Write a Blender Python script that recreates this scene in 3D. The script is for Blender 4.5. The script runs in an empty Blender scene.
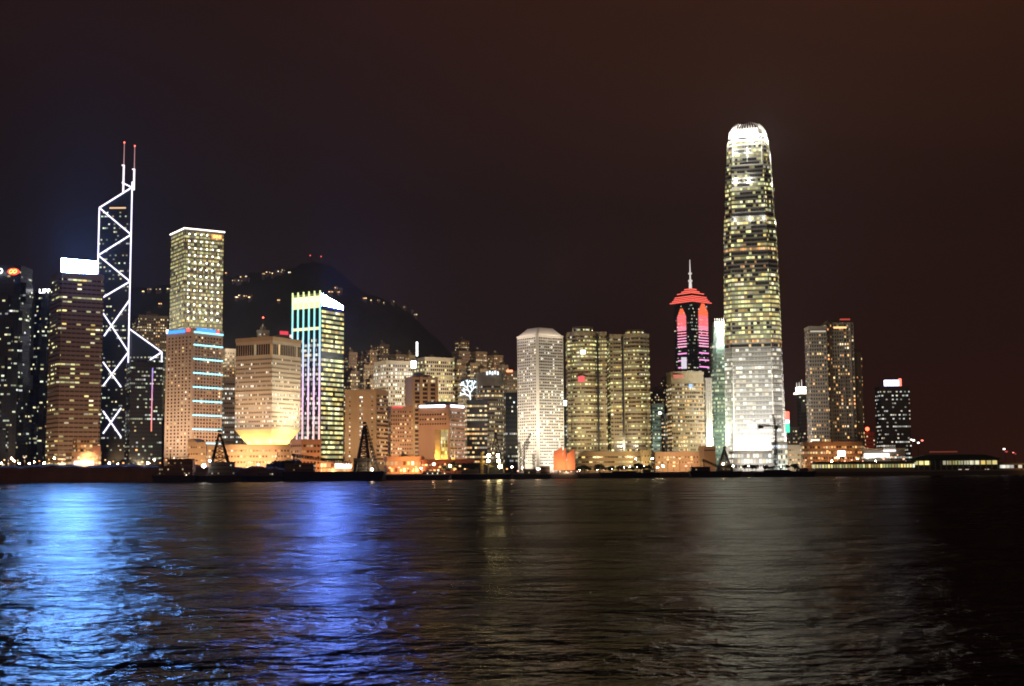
import bpy, math, random
from mathutils import Vector, Matrix
random.seed(7)
scene = bpy.context.scene
COL = scene.collection
R = math.radians

# ------------------------------------------------------------------ camera model
W_, H_, F_ = 1024, 686, 1270.0
CAM = Vector((0, 0, 8.0))
PITCH, ROLL = math.atan((468 - 343) / F_), R(0.42)
_f = Vector((0, math.cos(PITCH), math.sin(PITCH)))
_u0 = Vector((0, -math.sin(PITCH), math.cos(PITCH)))
_r0 = Vector((1, 0, 0))
RT = _r0 * math.cos(ROLL) - _u0 * math.sin(ROLL)
UP = _u0 * math.cos(ROLL) + _r0 * math.sin(ROLL)
GZ = 3.5                                    # quay level above the water


def at(px, py, Y):
    """point at depth Y (metres along the view) that the photograph shows at px, py"""
    d = _f + RT * ((px - 512) / F_) + UP * ((343 - py) / F_)
    return CAM + d * (Y / d.y)


def proj(p):
    v = p - CAM
    k = v.dot(_f)
    return 512 + F_ * v.dot(RT) / k, 343 - F_ * v.dot(UP) / k


def gx(px, Y, z=GZ):
    """x of the point at height z and depth Y that shows in column px"""
    p = at(px, 468, Y)
    for _ in range(6):
        q = Vector((p.x, Y, z))
        p.x += (px - proj(q)[0]) * Y / F_
    return p.x


def zz(px, py, Y):
    return at(px, py, Y).z


# ------------------------------------------------------------------ object helpers
def prop(o, label=None, cat=None, group=None, kind=None):
    if label: o['label'] = label
    if cat: o['category'] = cat
    if group: o['group'] = group
    if kind: o['kind'] = kind
    return o


def thing(name, label, cat, loc=(0, 0, 0), rz=0.0, group=None):
    o = bpy.data.objects.new(name, None)
    COL.objects.link(o)
    o.empty_display_size = 2
    o.location = loc
    o.rotation_euler = (0, 0, rz)
    return prop(o, label, cat, group)


def link(name, mesh, parent=None, loc=(0, 0, 0), scale=None, rot=None):
    o = bpy.data.objects.new(name, mesh)
    COL.objects.link(o)
    if parent is not None: o.parent = parent
    o.location = loc
    if scale: o.scale = scale
    if rot: o.rotation_euler = rot
    return o


def copy_tree(o, parent=None):
    c = o.copy()
    COL.objects.link(c)
    if parent is not None: c.parent = parent
    for ch in list(o.children): copy_tree(ch, c)
    return c


class MB:
    def __init__(self):
        self.v, self.f, self.uv = [], [], []

    def face(self, pts, uv=None):
        b = len(self.v)
        self.v += [tuple(p) for p in pts]
        self.f.append(tuple(range(b, b + len(pts))))
        self.uv.append(uv or [(0, 0)] * len(pts))

    def poly(self, verts, faces, uvs=None):
        b = len(self.v)
        self.v += [tuple(p) for p in verts]
        for i, f in enumerate(faces):
            self.f.append(tuple(b + k for k in f))
            self.uv.append(uvs[i] if uvs else [(0, 0)] * len(f))
        return self

    def box(self, c, s, rz=0.0, uvseed=None):
        hx, hy, hz = s[0] / 2, s[1] / 2, s[2] / 2
        cr, sr = math.cos(rz), math.sin(rz)
        P = []
        for z in (-hz, hz):
            for x, y in ((-hx, -hy), (hx, -hy), (hx, hy), (-hx, hy)):
                P.append((c[0] + x * cr - y * sr, c[1] + x * sr + y * cr, c[2] + z))
        F = [(3, 2, 1, 0), (4, 5, 6, 7), (0, 1, 5, 4), (1, 2, 6, 5), (2, 3, 7, 6), (3, 0, 4, 7)]
        uv = None
        if uvseed is not None: uv = [[uvseed] * 4] * 6
        return self.poly(P, F, uv)

    def bar(self, p, q, r, n=6, r2=None):
        p, q = Vector(p), Vector(q)
        d = (q - p)
        if d.length < 1e-6: return self
        d.normalize()
        a = d.orthogonal().normalized()
        b = d.cross(a)
        V, F = [], []
        for k, (c, rr) in enumerate(((p, r), (q, r if r2 is None else r2))):
            for i in range(n):
                t = 2 * math.pi * i / n
                V.append(c + (a * math.cos(t) + b * math.sin(t)) * rr)
        for i in range(n):
            j = (i + 1) % n
            F.append((i, j, n + j, n + i))
        F.append(tuple(reversed(range(n))))
        F.append(tuple(range(n, 2 * n)))
        return self.poly(V, F)

    def prism(self, pl, z0, z1, pl1=None, cap=True):
        pl1 = pl1 or pl
        n = len(pl)
        V = [(x, y, z0) for x, y in pl] + [(x, y, z1) for x, y in pl1]
        F, U = [], []
        u = 0.0
        for i in range(n):
            j = (i + 1) % n
            l = math.dist(pl[i], pl[j])
            F.append((i, j, n + j, n + i))
            U.append([(u, 0), (u + l, 0), (u + l, z1 - z0), (u, z1 - z0)])
            u += l
        if cap:
            F.append(tuple(reversed(range(n)))); U.append([(0, 0)] * n)
            F.append(tuple(range(n, 2 * n))); U.append([(0, 0)] * n)
        return self.poly(V, F, U)

    def sphere(self, c, r, n=10, m=6, sz=1.0):
        V, F = [], []
        for i in range(m + 1):
            t = math.pi * i / m
            for j in range(n):
                a = 2 * math.pi * j / n
                V.append((c[0] + r * math.sin(t) * math.cos(a), c[1] + r * math.sin(t) * math.sin(a), c[2] + r * sz * math.cos(t)))
        for i in range(m):
            for j in range(n):
                k = (j + 1) % n
                F.append((i * n + j, (i + 1) * n + j, (i + 1) * n + k, i * n + k))
        return self.poly(V, F)

    def mesh(self, name, mat):
        me = bpy.data.meshes.new(name)
        me.from_pydata(self.v, [], self.f)
        ul = me.uv_layers.new(name='UVMap')
        flat = [c for f in self.uv for p in f for c in p]
        ul.data.foreach_set('uv', flat)
        if mat is not None: me.materials.append(mat)
        me.update()
        return me

    def build(self, name, mat, parent=None, loc=(0, 0, 0), label=None):
        o = link(name, self.mesh(name, mat), parent, loc)
        if label: o['label'] = label
        return o


def rect(L, Rr):
    return [(-L / 2, -Rr / 2), (L / 2, -Rr / 2), (L / 2, Rr / 2), (-L / 2, Rr / 2)]


def offset(pl, d):
    n = len(pl)
    out = []
    for i in range(n):
        p0, p1, p2 = Vector(pl[i - 1]), Vector(pl[i]), Vector(pl[(i + 1) % n])
        e1, e2 = (p1 - p0).normalized(), (p2 - p1).normalized()
        n1, n2 = Vector((e1.y, -e1.x)), Vector((e2.y, -e2.x))
        k = max(0.35, 1 + n1.dot(n2))
        m = (n1 + n2) / k
        out.append((p1.x + m.x * d, p1.y + m.y * d))
    return out


def ring_mesh(pl, h, proud, mat, name='window_band'):
    o = offset(pl, proud)
    n = len(pl)
    mb = MB()
    u = 0.0
    for i in range(n):
        j = (i + 1) % n
        l = math.dist(o[i], o[j])
        a, b = o[i], o[j]
        c, d = pl[i], pl[j]
        mb.face([(a[0], a[1], 0), (b[0], b[1], 0), (b[0], b[1], h), (a[0], a[1], h)], [(u, .5), (u + l, .5), (u + l, .5), (u, .5)])
        mb.face([(a[0], a[1], h), (b[0], b[1], h), (d[0], d[1], h), (c[0], c[1], h)], [(-9, .5)] * 4)
        mb.face([(c[0], c[1], 0), (d[0], d[1], 0), (b[0], b[1], 0), (a[0], a[1], 0)], [(-9, .5)] * 4)
        u += l + 3.7
    return mb.mesh(name, mat)


# ------------------------------------------------------------------ materials
def newmat(name):
    m = bpy.data.materials.new(name)
    m.use_nodes = True
    nt = m.node_tree
    return m, nt, nt.nodes, nt.links, nt.nodes['Principled BSDF']


def inp(b, *names):
    for n in names:
        if n in b.inputs: return b.inputs[n]


_mc = {}


def wall(name, col, rough=.75, var=.25, scale=.06, spec=.3):
    """painted or stone facing with soft weather streaks"""
    if name in _mc: return _mc[name]
    m, nt, N, Lk, b = newmat(name)
    tc = N.new('ShaderNodeTexCoord')
    mp = N.new('ShaderNodeMapping'); mp.inputs['Scale'].default_value = (1, 1, .25)
    nz = N.new('ShaderNodeTexNoise'); nz.inputs['Scale'].default_value = scale; nz.inputs['Detail'].default_value = 6
    Lk.new(tc.outputs['Object'], mp.inputs['Vector']); Lk.new(mp.outputs['Vector'], nz.inputs['Vector'])
    mx = N.new('ShaderNodeMix'); mx.data_type = 'RGBA'
    mx.inputs['A'].default_value = tuple(c * (1 - var) for c in col) + (1,)
    mx.inputs['B'].default_value = tuple(min(1, c * (1 + var)) for c in col) + (1,)
    Lk.new(nz.outputs['Fac'], mx.inputs['Factor'])
    Lk.new(mx.outputs['Result'], b.inputs['Base Color'])
    b.inputs['Roughness'].default_value = rough
    inp(b, 'Specular IOR Level').default_value = spec
    _mc[name] = m
    return m


def plain(name, col, rough=.6, metal=0.0, spec=.4):
    return wall(name, col, rough, .12, .4, spec) if not metal else _metal(name, col, rough, metal)


def _metal(name, col, rough, metal):
    m = wall(name, col, rough, .12, .4)
    m.node_tree.nodes['Principled BSDF'].inputs['Metallic'].default_value = metal
    return m


def glow(name, col, strength, sample=True):
    if name in _mc: return _mc[name]
    m, nt, N, Lk, b = newmat(name)
    b.inputs['Base Color'].default_value = (.1, .1, .1, 1)
    inp(b, 'Emission Color').default_value = tuple(col) + (1,)
    inp(b, 'Emission Strength').default_value = strength
    m.cycles.emission_sampling = 'FRONT' if sample else 'NONE'
    _mc[name] = m
    return m


PAL = {
    'warm': [(1, .5, .17), (1, .66, .28), (1, .8, .45), (1, .92, .7)],
    'yellow': [(1, .7, .2), (1, .82, .32), (.93, .95, .42), (1, .92, .62)],
    'green': [(.75, 1, .62), (.9, 1, .6), (1, .95, .6), (.8, 1, .8)],
    'cool': [(.8, .92, 1), (1, 1, .95), (1, .9, .65), (.85, 1, .9)],
    'mixed': [(1, .75, .35), (1, .9, .52), (.88, 1, .7), (.95, .97, 1)],
    'orange': [(1, .38, .12), (1, .52, .18), (1, .68, .3), (1, .8, .5)],
    'white': [(1, .88, .66), (1, .94, .82), (.95, 1, .9), (1, .8, .52)],
}


def panes(name, p=.4, pal='warm', cell=2.0, strength=1.6, pier=.15, piercol=(.3, .25, .2), run=6, glass=(.02, .022, .026), runw=1.5, fv=.55):
    """glazing of one window, or of one storey: panes with piers between, some rooms lit"""
    if name in _mc: return _mc[name]
    m, nt, N, Lk, b = newmat(name)
    uv = N.new('ShaderNodeUVMap'); uv.uv_map = 'UVMap'
    sp = N.new('ShaderNodeSeparateXYZ'); Lk.new(uv.outputs['UV'], sp.inputs[0])
    oi = N.new('ShaderNodeObjectInfo')

    def mth(op, a, bb=None):
        n = N.new('ShaderNodeMath'); n.operation = op
        for i, x in enumerate((a, bb)):
            if x is None: continue
            if isinstance(x, (int, float)): n.inputs[i].default_value = x
            else: Lk.new(x, n.inputs[i])
        return n.outputs[0]
    seed = mth('ADD', mth('MULTIPLY', oi.outputs['Random'], 571.0), mth('MULTIPLY', sp.outputs['Y'], 7.13))
    uc = mth('DIVIDE', sp.outputs['X'], cell)
    i = mth('FLOOR', uc)
    fr = mth('SUBTRACT', uc, i)

    def wn(x, s):
        c = N.new('ShaderNodeCombineXYZ')
        Lk.new(x, c.inputs[0]); Lk.new(s, c.inputs[1])
        w = N.new('ShaderNodeTexWhiteNoise'); w.noise_dimensions = '2D'
        Lk.new(c.outputs[0], w.inputs['Vector'])
        return w
    w1 = wn(i, seed)
    w2 = wn(mth('FLOOR', mth('DIVIDE', i, run)), mth('ADD', seed, 3.3))
    w3 = wn(i, mth('ADD', seed, 91.7))
    thr = mth('MULTIPLY', mth('ADD', mth('MULTIPLY', w2.outputs['Value'], runw), 1 - runw / 2), p)
    w4 = wn(mth('ADD', mth('MULTIPLY', i, 0.0), 5.0), mth('ADD', seed, 17.9))
    if fv: thr = mth('MULTIPLY', thr, mth('ADD', mth('MULTIPLY', mth('POWER', w4.outputs['Value'], 2.2), 3.1 * fv), 1 - fv))
    lit = mth('LESS_THAN', w1.outputs['Value'], thr)
    notpier = mth('GREATER_THAN', fr, pier)
    vis = mth('GREATER_THAN', sp.outputs['X'], -5)
    lit = mth('MULTIPLY', mth('MULTIPLY', lit, notpier), vis)
    br = mth('ADD', mth('MULTIPLY', mth('POWER', w3.outputs['Value'], 1.9), 1.1), .25)
    st = mth('MULTIPLY', mth('MULTIPLY', lit, br), strength * .85)
    ramp = N.new('ShaderNodeValToRGB')
    ramp.color_ramp.interpolation = 'CONSTANT'
    cols = PAL[pal]
    ramp.color_ramp.elements[0].color = cols[0] + (1,)
    ramp.color_ramp.elements[1].position = .25; ramp.color_ramp.elements[1].color = cols[1] + (1,)
    for k in (2, 3):
        e = ramp.color_ramp.elements.new(.25 * k); e.color = cols[k] + (1,)
    sc = N.new('ShaderNodeSeparateColor'); Lk.new(w3.outputs['Color'], sc.inputs[0])
    mixf = mth('ADD', mth('MULTIPLY', sc.outputs[1], .5), mth('MULTIPLY', w2.outputs['Value'], .5))
    Lk.new(mixf, ramp.inputs['Fac'])
    mx = N.new('ShaderNodeMix'); mx.data_type = 'RGBA'
    mx.inputs['A'].default_value = tuple(piercol) + (1,)
    mx.inputs['B'].default_value = tuple(glass) + (1,)
    Lk.new(notpier, mx.inputs['Factor'])
    Lk.new(mx.outputs['Result'], b.inputs['Base Color'])
    Lk.new(ramp.outputs['Color'], inp(b, 'Emission Color'))
    Lk.new(st, inp(b, 'Emission Strength'))
    rg = N.new('ShaderNodeMix'); rg.inputs['A'].default_value = .7; rg.inputs['B'].default_value = .18
    Lk.new(notpier, rg.inputs['Factor']); Lk.new(rg.outputs['Result'], b.inputs['Roughness'])
    m.cycles.emission_sampling = 'NONE'
    _mc[name] = m
    return m


CONC = wall('grey_concrete', (.3, .28, .25))
TAN = wall('tan_stone_cladding', (.4, .3, .2))
BROWN = wall('brown_cladding', (.19, .145, .12))
PALE = wall('pale_cladding', (.5, .46, .4))
WHITE = wall('white_aluminium', (.62, .6, .56), .5)
DARKGLASS = wall('dark_tinted_glass', (.025, .028, .035), .2, .2, .1, .5)
DARKBLUE = wall('blue_tinted_glass', (.02, .03, .055), .2, .2, .1, .5)
GREENGL = wall('green_tinted_glass', (.16, .2, .17), .35, .2, .1, .5)
SALMON = wall('salmon_tile', (.42, .28, .2))
PINKG = wall('pink_granite', (.42, .335, .265))
ROOF = wall('roof_felt', (.09, .085, .08))
STEEL = wall('rusty_black_steel', (.035, .03, .028), .6, .4, .5)
HULL = wall('dark_hull_paint', (.022, .02, .022), .5, .4, .3)
CABIN = wall('grimy_cabin_paint', (.12, .1, .09), .6, .3, .5)
SKIN_G = wall('grey_curtain_wall', (.2, .19, .18), .4)

SODIUM, AMBER, WARMW, NEUTRAL, GREENW = (1, .6, .3), (1, .43, .14), (1, .76, .45), (1, .95, .88), (.78, 1, .74)


# ------------------------------------------------------------------ towers
class Tower:
    pass


def tower(name, label, cat, xl, xc, xr, yt, Y, a=None, body=CONC, poly=None, group=None, zbase=GZ, bevel=None, build=True, yb=None):
    """xl, xc, xr: columns of the left edge, near corner and right edge at roof row yt"""
    t = Tower()
    if a is None:
        a = math.atan2(max(.5, xr - xc), max(.5, xc - xl))
        a = min(max(a, R(6)), R(84))
    a += math.atan((xc - 512) / F_)
    P = at(xc, yt, Y)
    dl, dr = Vector((-math.cos(a), math.sin(a), 0)), Vector((math.sin(a), math.cos(a), 0))

    def solve(d, target, sg):
        lo, hi = .5, 160.0
        for _ in range(40):
            m = (lo + hi) / 2
            x = proj(P + d * m)[0]
            if (x - target) * sg < 0: lo = m
            else: hi = m
        return lo
    t.L, t.R = solve(dl, xl, -1), solve(dr, xr, 1)
    if a < R(12): t.R = max(t.R, 14)
    t.L, t.R = min(max(t.L, 5), 75), min(max(t.R, 5), 75)
    t.H = P.z - zbase
    C = P + dl * t.L / 2 + dr * t.R / 2
    t.root = thing(name, label, cat, (C.x, C.y, zbase), -a, group)
    t.a, t.P, t.zb, t.Y = a, P, zbase, Y
    t.poly = poly(t.L, t.R) if poly else rect(t.L, t.R)
    t.body = body
    if build: MB().prism(t.poly, -2.0, t.H).build('facade', body, t.root)
    t.zof = lambda py: zz(xc, py, Y) - zbase
    return t


def bands(t, mat, fh=3.8, hh=2.0, z0=8.0, z1=None, proud=.25, name='window_band', every=None, scalef=None):
    z1 = t.H - 1.5 if z1 is None else z1
    me = ring_mesh(t.poly, hh, proud, mat, name)
    n = max(1, int((z1 - z0) / fh))
    for k in range(n):
        z = z1 - (k + 1) * fh + (fh - hh) / 2
        sc = scalef(z) if scalef else None
        link(name, me, t.root, (0, 0, z), sc)


def parapet(t, h=2.5, th=.8, mat=None):
    o = t.poly
    i = offset(o, -th)
    oo = offset(o, .35)
    n = len(o)
    mb = MB()
    for k in range(n):
        j = (k + 1) % n
        for A, B, za, zb in ((oo, oo, -1.0, h), (i, i, 0.02, h)):
            pts = [(A[k][0], A[k][1], za), (A[j][0], A[j][1], za), (A[j][0], A[j][1], zb), (A[k][0], A[k][1], zb)]
            mb.face(pts if A is oo else pts[::-1])
        mb.face([(oo[k][0], oo[k][1], h), (oo[j][0], oo[j][1], h), (i[j][0], i[j][1], h), (i[k][0], i[k][1], h)])
        mb.face([(o[k][0], o[k][1], -1), (o[j][0], o[j][1], -1), (oo[j][0], oo[j][1], -1), (oo[k][0], oo[k][1], -1)])
    mb.build('parapet', mat or t.body, t.root, (0, 0, t.H))


def rooftop(t, w=.5, d=.5, h=6, mat=None, dx=0, dy=0, tank=True):
    mb = MB().box((dx * t.L, dy * t.R, t.H + h / 2 + .01), (t.L * w, t.R * d, h))
    o = mb.build('plant_room', mat or t.body, t.root)
    if tank:
        q = MB()
        q.box((dx * t.L + t.L * w * .2, dy * t.R - t.R * d * .2, t.H + h + 1.2), (t.L * w * .3, t.R * d * .3, 2.4))
        q.build('tank', CONC, o)


def mast(t, x, y, h, r=.35, lamp=True, zb=None):
    zb = t.H if zb is None else zb
    o = MB().bar((x, y, zb - .2), (x, y, zb + h), r, 6, r * .5).build('mast', STEEL, t.root)
    if lamp: MB().sphere((x, y, zb + h), .9, 8, 5).build('beacon', glow('red_beacon', (1, .12, .08), 6), o)


def on_front(t, u, z, off=.3):
    """u across the face that looks left, measured from its left end"""
    return (-t.L / 2 + u, -t.R / 2 - off, z)


def on_right(t, u, z, off=.3):
    return (t.L / 2 + off, -t.R / 2 + u, z)


def punched(t, mat, faces='FR', cols=(7, 8), fh=3.6, ww=1.6, wh=1.6, z0=8, z1=None, margin=1.5, keep=100, proud=.12, dims=None):
    z1 = t.H - 3 if z1 is None else z1
    rows = int((z1 - z0) / fh)
    spots = []
    for r in range(rows):
        z = z1 - (r + .5) * fh
        for fc, nc in zip(faces, cols):
            ln = (t.L if fc == 'F' else t.R) - 2 * margin
            for c in range(nc):
                u = margin + (c + .5) * ln / nc
                spots.append((fc, u, z))
    random.shuffle(spots)
    d = .3
    mf = MB().box((0, 0, 0), (ww, d, wh), 0, (.9, .5)).mesh('window', mat)
    mr = MB().box((0, 0, 0), (d, ww, wh), 0, (.9, .5)).mesh('window', mat)
    rest = MB()
    for k, (fc, u, z) in enumerate(spots):
        c = on_front(t, u, z, proud - d / 2) if fc == 'F' else on_right(t, u, z, proud - d / 2)
        if k < keep: link('window', mf if fc == 'F' else mr, t.root, c)
        else: rest.box(c, (ww, d, wh) if fc == 'F' else (d, ww, wh), 0, (.9 + .0, k * 1.37))
    if len(spots) > keep:
        o = rest.build('window', mat, t.root)
        o['kind'] = 'stuff'


def spot(loc, target, col, power, ang, size=2.0, blend=.9):
    l = bpy.data.lights.new('floodlight', 'SPOT')
    l.energy = power; l.color = col; l.spot_size = ang; l.spot_blend = blend; l.shadow_soft_size = size
    o = bpy.data.objects.new('floodlight', l)
    COL.objects.link(o)
    o.location = loc
    d = Vector(target) - Vector(loc)
    o.rotation_euler = d.to_track_quat('-Z', 'Y').to_euler()
    o['kind'] = 'helper'
    return o


def flood(t, face, col, level, dist=45, aim=.5, zl=10, alb=.4, u=.5, wide=1.25):
    """lamp on the ground in front of one face; level = how bright the lit wall comes out near the aim height"""
    cs, sn = math.cos(-t.a), math.sin(-t.a)

    def wd(p): return Vector((t.root.location.x + p[0] * cs - p[1] * sn, t.root.location.y + p[0] * sn + p[1] * cs, t.zb + p[2]))
    if face == 'F': l, g = on_front(t, t.L * u, zl, dist), on_front(t, t.L * .5, t.H * aim, 0)
    elif face == 'R': l, g = on_right(t, t.R * u, zl, dist), on_right(t, t.R * .5, t.H * aim, 0)
    else: l, g = (t.L / 2 + dist * .7, -t.R / 2 - dist * .7, zl), (t.L / 2, -t.R / 2, t.H * aim)
    r2 = (Vector(l) - Vector(g)).length_squared
    cosi = dist / math.sqrt(r2)
    E = level * math.pi / alb / max(.25, cosi)
    Pw = E * r2 * 4 * math.pi
    half = math.atan(max(t.H * max(aim, 1 - aim), 25) / math.sqrt(r2)) * wide
    spot(wd(l), wd(g), col, Pw, min(2 * half, R(150)))


def sign_text(txt, size, depth, mat, parent, loc, rz=0.0, name='sign_lettering'):
    cu = bpy.data.curves.new(name, 'FONT')
    cu.body = txt; cu.size = size; cu.extrude = depth; cu.align_x = 'CENTER'; cu.align_y = 'CENTER'
    cu.resolution_u = 3
    tmp = bpy.data.objects.new(name, cu)
    COL.objects.link(tmp)
    bpy.context.view_layer.update()
    me = bpy.data.meshes.new_from_object(tmp.evaluated_get(bpy.context.evaluated_depsgraph_get()))
    bpy.data.objects.remove(tmp)
    me.materials.clear(); me.materials.append(mat)
    o = link(name, me, parent, loc)
    o.rotation_euler = (R(90), 0, rz)
    return o


def circle(n, rx, ry, cx=0, cy=0, a0=0, a1=360):
    return [(cx + rx * math.cos(R(a0 + (a1 - a0) * k / n)), cy + ry * math.sin(R(a0 + (a1 - a0) * k / n))) for k in range(n if a1 - a0 >= 360 else n + 1)]


def chamfer(c):
    def f(L, Rr):
        x, y = L / 2, Rr / 2
        return [(-x + c, -y), (x - c, -y), (x, -y + c), (x, y - c), (x - c, y), (-x + c, y), (-x, y - c), (-x, -y + c)]
    return f


# ---- far left: twin towers of glass with jutting bays
BLUEP = panes('blue_tower_panes', .15, 'mixed', 3.0, 1.3, .12, (.02, .03, .05), 4, (.015, .02, .04), 1.8)


def bay_tower(label, xl, xc, xr, yt, Y, seed):
    t = tower('office_tower', label, 'tower', xl, xc, xr, yt, Y, body=DARKBLUE, poly=chamfer(4), group='twin glass towers with jutting bays')
    bands(t, BLUEP, 4.0, 1.5)
    parapet(t, 3)
    rnd = random.Random(seed)
    z = t.H - 12
    k = 0
    while z > 30:
        fc = 'F' if k % 2 else 'R'
        ln = t.L if fc == 'F' else t.R
        w, h, d = ln * .45, rnd.uniform(16, 24), 3.0
        u = rnd.uniform(.3, .7) * ln
        c = on_front(t, u, z - h / 2, d / 2) if fc == 'F' else on_right(t, u, z - h / 2, d / 2)
        s = (w, d, h) if fc == 'F' else (d, w, h)
        b = MB().box(c, s).build('projecting_bay', DARKBLUE, t.root)
        me = ring_mesh(rect(s[0], s[1]), 1.6, .2, BLUEP)
        for q in range(int(h / 4)):
            link('window_band', me, b, (c[0], c[1], z - h + 1.2 + q * 4))
        z -= h * .75
        k += 1
    return t


t1 = bay_tower('dark jutting-bay tower with a red emblem on its roof sign, cut by the left edge', -16, 19, 34, 268, 1150, 3)
P = at(3, 271, 1148)
sg = sign_text('LIPPO', 9.5, .4, glow('white_sign', (.95, .97, 1), 5), t1.root, (0, 0, 0), 0)
sg.parent = None
sg.location = at(-7.5, 271.3, 1142); sg.scale = (.78, .78, .78)
bpy.context.view_layer.update()


def adopt(o, parent):
    """parent o but keep where it stands"""
    bpy.context.view_layer.update()
    m = o.matrix_world.copy()
    o.parent = parent
    bpy.context.view_layer.update()
    o.matrix_parent_inverse = Matrix()
    o.matrix_basis = parent.matrix_world.inverted() @ m


bpy.context.view_layer.update()
adopt(sg, t1.root)


def world_part(mb, name, mat, parent, label=None):
    """build a part from world coordinates"""
    bpy.context.view_layer.update()
    inv = parent.matrix_world.inverted()
    mb.v = [tuple(inv @ Vector(p)) for p in mb.v]
    return mb.build(name, mat, parent, label=label)


c = at(13.2, 271.5, 1141)
pn = MB()
pl = circle(24, 5.2, 3.1)
V = [(c.x + x, c.y + 1.2, c.z + y) for x, y in pl] + [(c.x + x, c.y, c.z + y) for x, y in pl]
n = len(pl)
pn.poly(V, [tuple(range(n, 2 * n)), tuple(reversed(range(n)))] + [(i, (i + 1) % n, n + (i + 1) % n, n + i) for i in range(n)])
rp = world_part(pn, 'sign_panel', glow('red_sign', (1, .06, .03), 2.2), t1.root)
for s in (-1, 1):
    mb = MB()
    for k in range(16):
        a0, a1 = R(360 * k / 16), R(360 * (k + 1) / 16)
        q = lambda a: Vector((c.x + s * 1.7 + 1.5 * math.cos(a) + .5 * math.sin(a), c.y - .5, c.z + 1.6 * math.sin(a)))
        mb.bar(q(a0), q(a1), .33, 6)
    bpy.context.view_layer.update()
    world_part(mb, 'sign_emblem', glow('amber_neon', (1, .5, .12), 4), rp)

t2 = bay_tower('dark jutting-bay tower with only white roof lettering, left of the brown tower', 33, 44, 61, 294, 1200, 5)
sg = sign_text('LIPPO', 9.5, .4, glow('white_sign', (.95, .97, 1), 5), None, at(47.6, 291.2, 1188)); sg.scale = (.68, .6, .6)
adopt(sg, t2.root)
fr = MB()
for k in range(4):
    q = at(42 + k * 4, 294, 1189)
    fr.bar((q.x, q.y, q.z - 4), (q.x, q.y, q.z + 1.5), .25)
world_part(fr, 'sign_frame', STEEL, t2.root)

# ---- brown tower with the white-blue sign
t = tower('office_tower', 'tall brown office tower under a glaring white rooftop billboard', 'tower', 50, 60, 104.5, 275, 1120, body=BROWN, poly=chamfer(2))
bands(t, panes('brown_tower_panes', .17, 'yellow', 4.2, 1.5, .12, (.15, .11, .09), 3, (.05, .032, .026), 1.9, .95), 4.0, 1.5, proud=.18)
parapet(t, 3)
b = MB()
A, B_ = at(61.5, 258.5, 1122), at(97, 261.5, 1142)
A2, B2 = at(61.5, 272.4, 1122), at(97, 273.6, 1142)
sx = (B_ - A).normalized(); nrm = Vector((sx.y, -sx.x, 0)).normalized()
pts = [A2, B2, B_, A]
back = [p - nrm * 1.6 for p in pts]
b.poly(pts, [(0, 1, 2, 3)])
hb_ = MB().poly([p - nrm * .05 for p in pts] + back, [(3, 2, 1, 0), (4, 5, 6, 7), (0, 1, 5, 4), (1, 2, 6, 5), (2, 3, 7, 6), (3, 0, 4, 7)])
SIGN_A = glow('blue_white_billboard', (.12, .34, 1), 1250)
bb = world_part(hb_, 'billboard', DARKGLASS, t.root)
world_part(b, 'screen', SIGN_A, bb)


def blades(A_, B__, A2_, B2_, n_, ln, parent):
    """upright shades set between the billboard's tubes, square to the harbour"""
    for k in range(n_ + 1):
        f_ = k / n_
        lo_, hi_ = A2_.lerp(B2_, f_), A_.lerp(B__, f_)
        v_ = Vector((-lo_.x, -lo_.y, 0)).normalized() * ln
        w_ = Vector((v_.y, -v_.x, 0)).normalized() * .06
        e_ = v_.normalized() * .05
        pts_ = [lo_ + e_ - w_, lo_ + v_ - w_, hi_ + v_ - w_, hi_ + e_ - w_]
        V_ = pts_ + [p_ + w_ * 2 for p_ in pts_]
        world_part(MB().poly(V_, [(3, 2, 1, 0), (4, 5, 6, 7), (0, 1, 5, 4), (1, 2, 6, 5), (2, 3, 7, 6), (3, 0, 4, 7)]), 'added_baffle', DARKGLASS, parent)


blades(A, B_, A2, B2, 12, 2.4, bb)
q = MB()
for k in range(6):
    p = A2.lerp(B2, (k + .5) / 6) - nrm * 2.4
    q.bar((p.x, p.y, t.P.z - .1), (p.x, p.y, p.z + 11), .3)
world_part(q, 'billboard_frame', STEEL, bb)
flood(t, 'R', SODIUM, .10, 60, .35, 12, .2)
flood(t, 'F', SODIUM, .07, 60, .35, 12, .2)

# ---- tower with diagonal light lines
YB = 1300
root = thing('braced_tower', 'dark glass tower outlined by white diagonal light lines and topped with two masts', 'tower', (gx(114, YB), YB + 15, GZ))
Lx, Rx = 97.6, 131.2


def bocp(px, py, dy=0.0):
    """point of the front facet"""
    return at(px, py, YB + dy)


xl_, xr_ = at(98.5, 250, YB).x, at(130.4, 290, YB).x
zt_l, zt_r = at(98, 208.5, YB).z, at(131, 187.5, YB).z
dep = 26
kb = (YB + dep) / YB
mb = MB()
V = [(xl_, YB, GZ), (xr_, YB, GZ), (xr_ * kb - 3, YB + dep, GZ), (xl_ * kb + 3, YB + dep, GZ), (xl_, YB, zt_l), (xr_, YB, zt_r), (xr_ * kb - 3, YB + dep, zt_r), (xl_ * kb + 3, YB + dep, zt_l)]
mb.poly(V, [(0, 1, 5, 4), (1, 2, 6, 5), (2, 3, 7, 6), (3, 0, 4, 7), (4, 5, 6, 7), (3, 2, 1, 0)])
world_part(mb, 'facade', DARKBLUE, root)
BOCP = panes('braced_tower_panes', .2, 'mixed', 1.9, 1.2, .12, (.02, .022, .03), 5, (.018, .022, .032), 1.9)
z = GZ + 25
wv = xr_ - xl_
cxb = (xl_ + xr_) / 2
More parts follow.
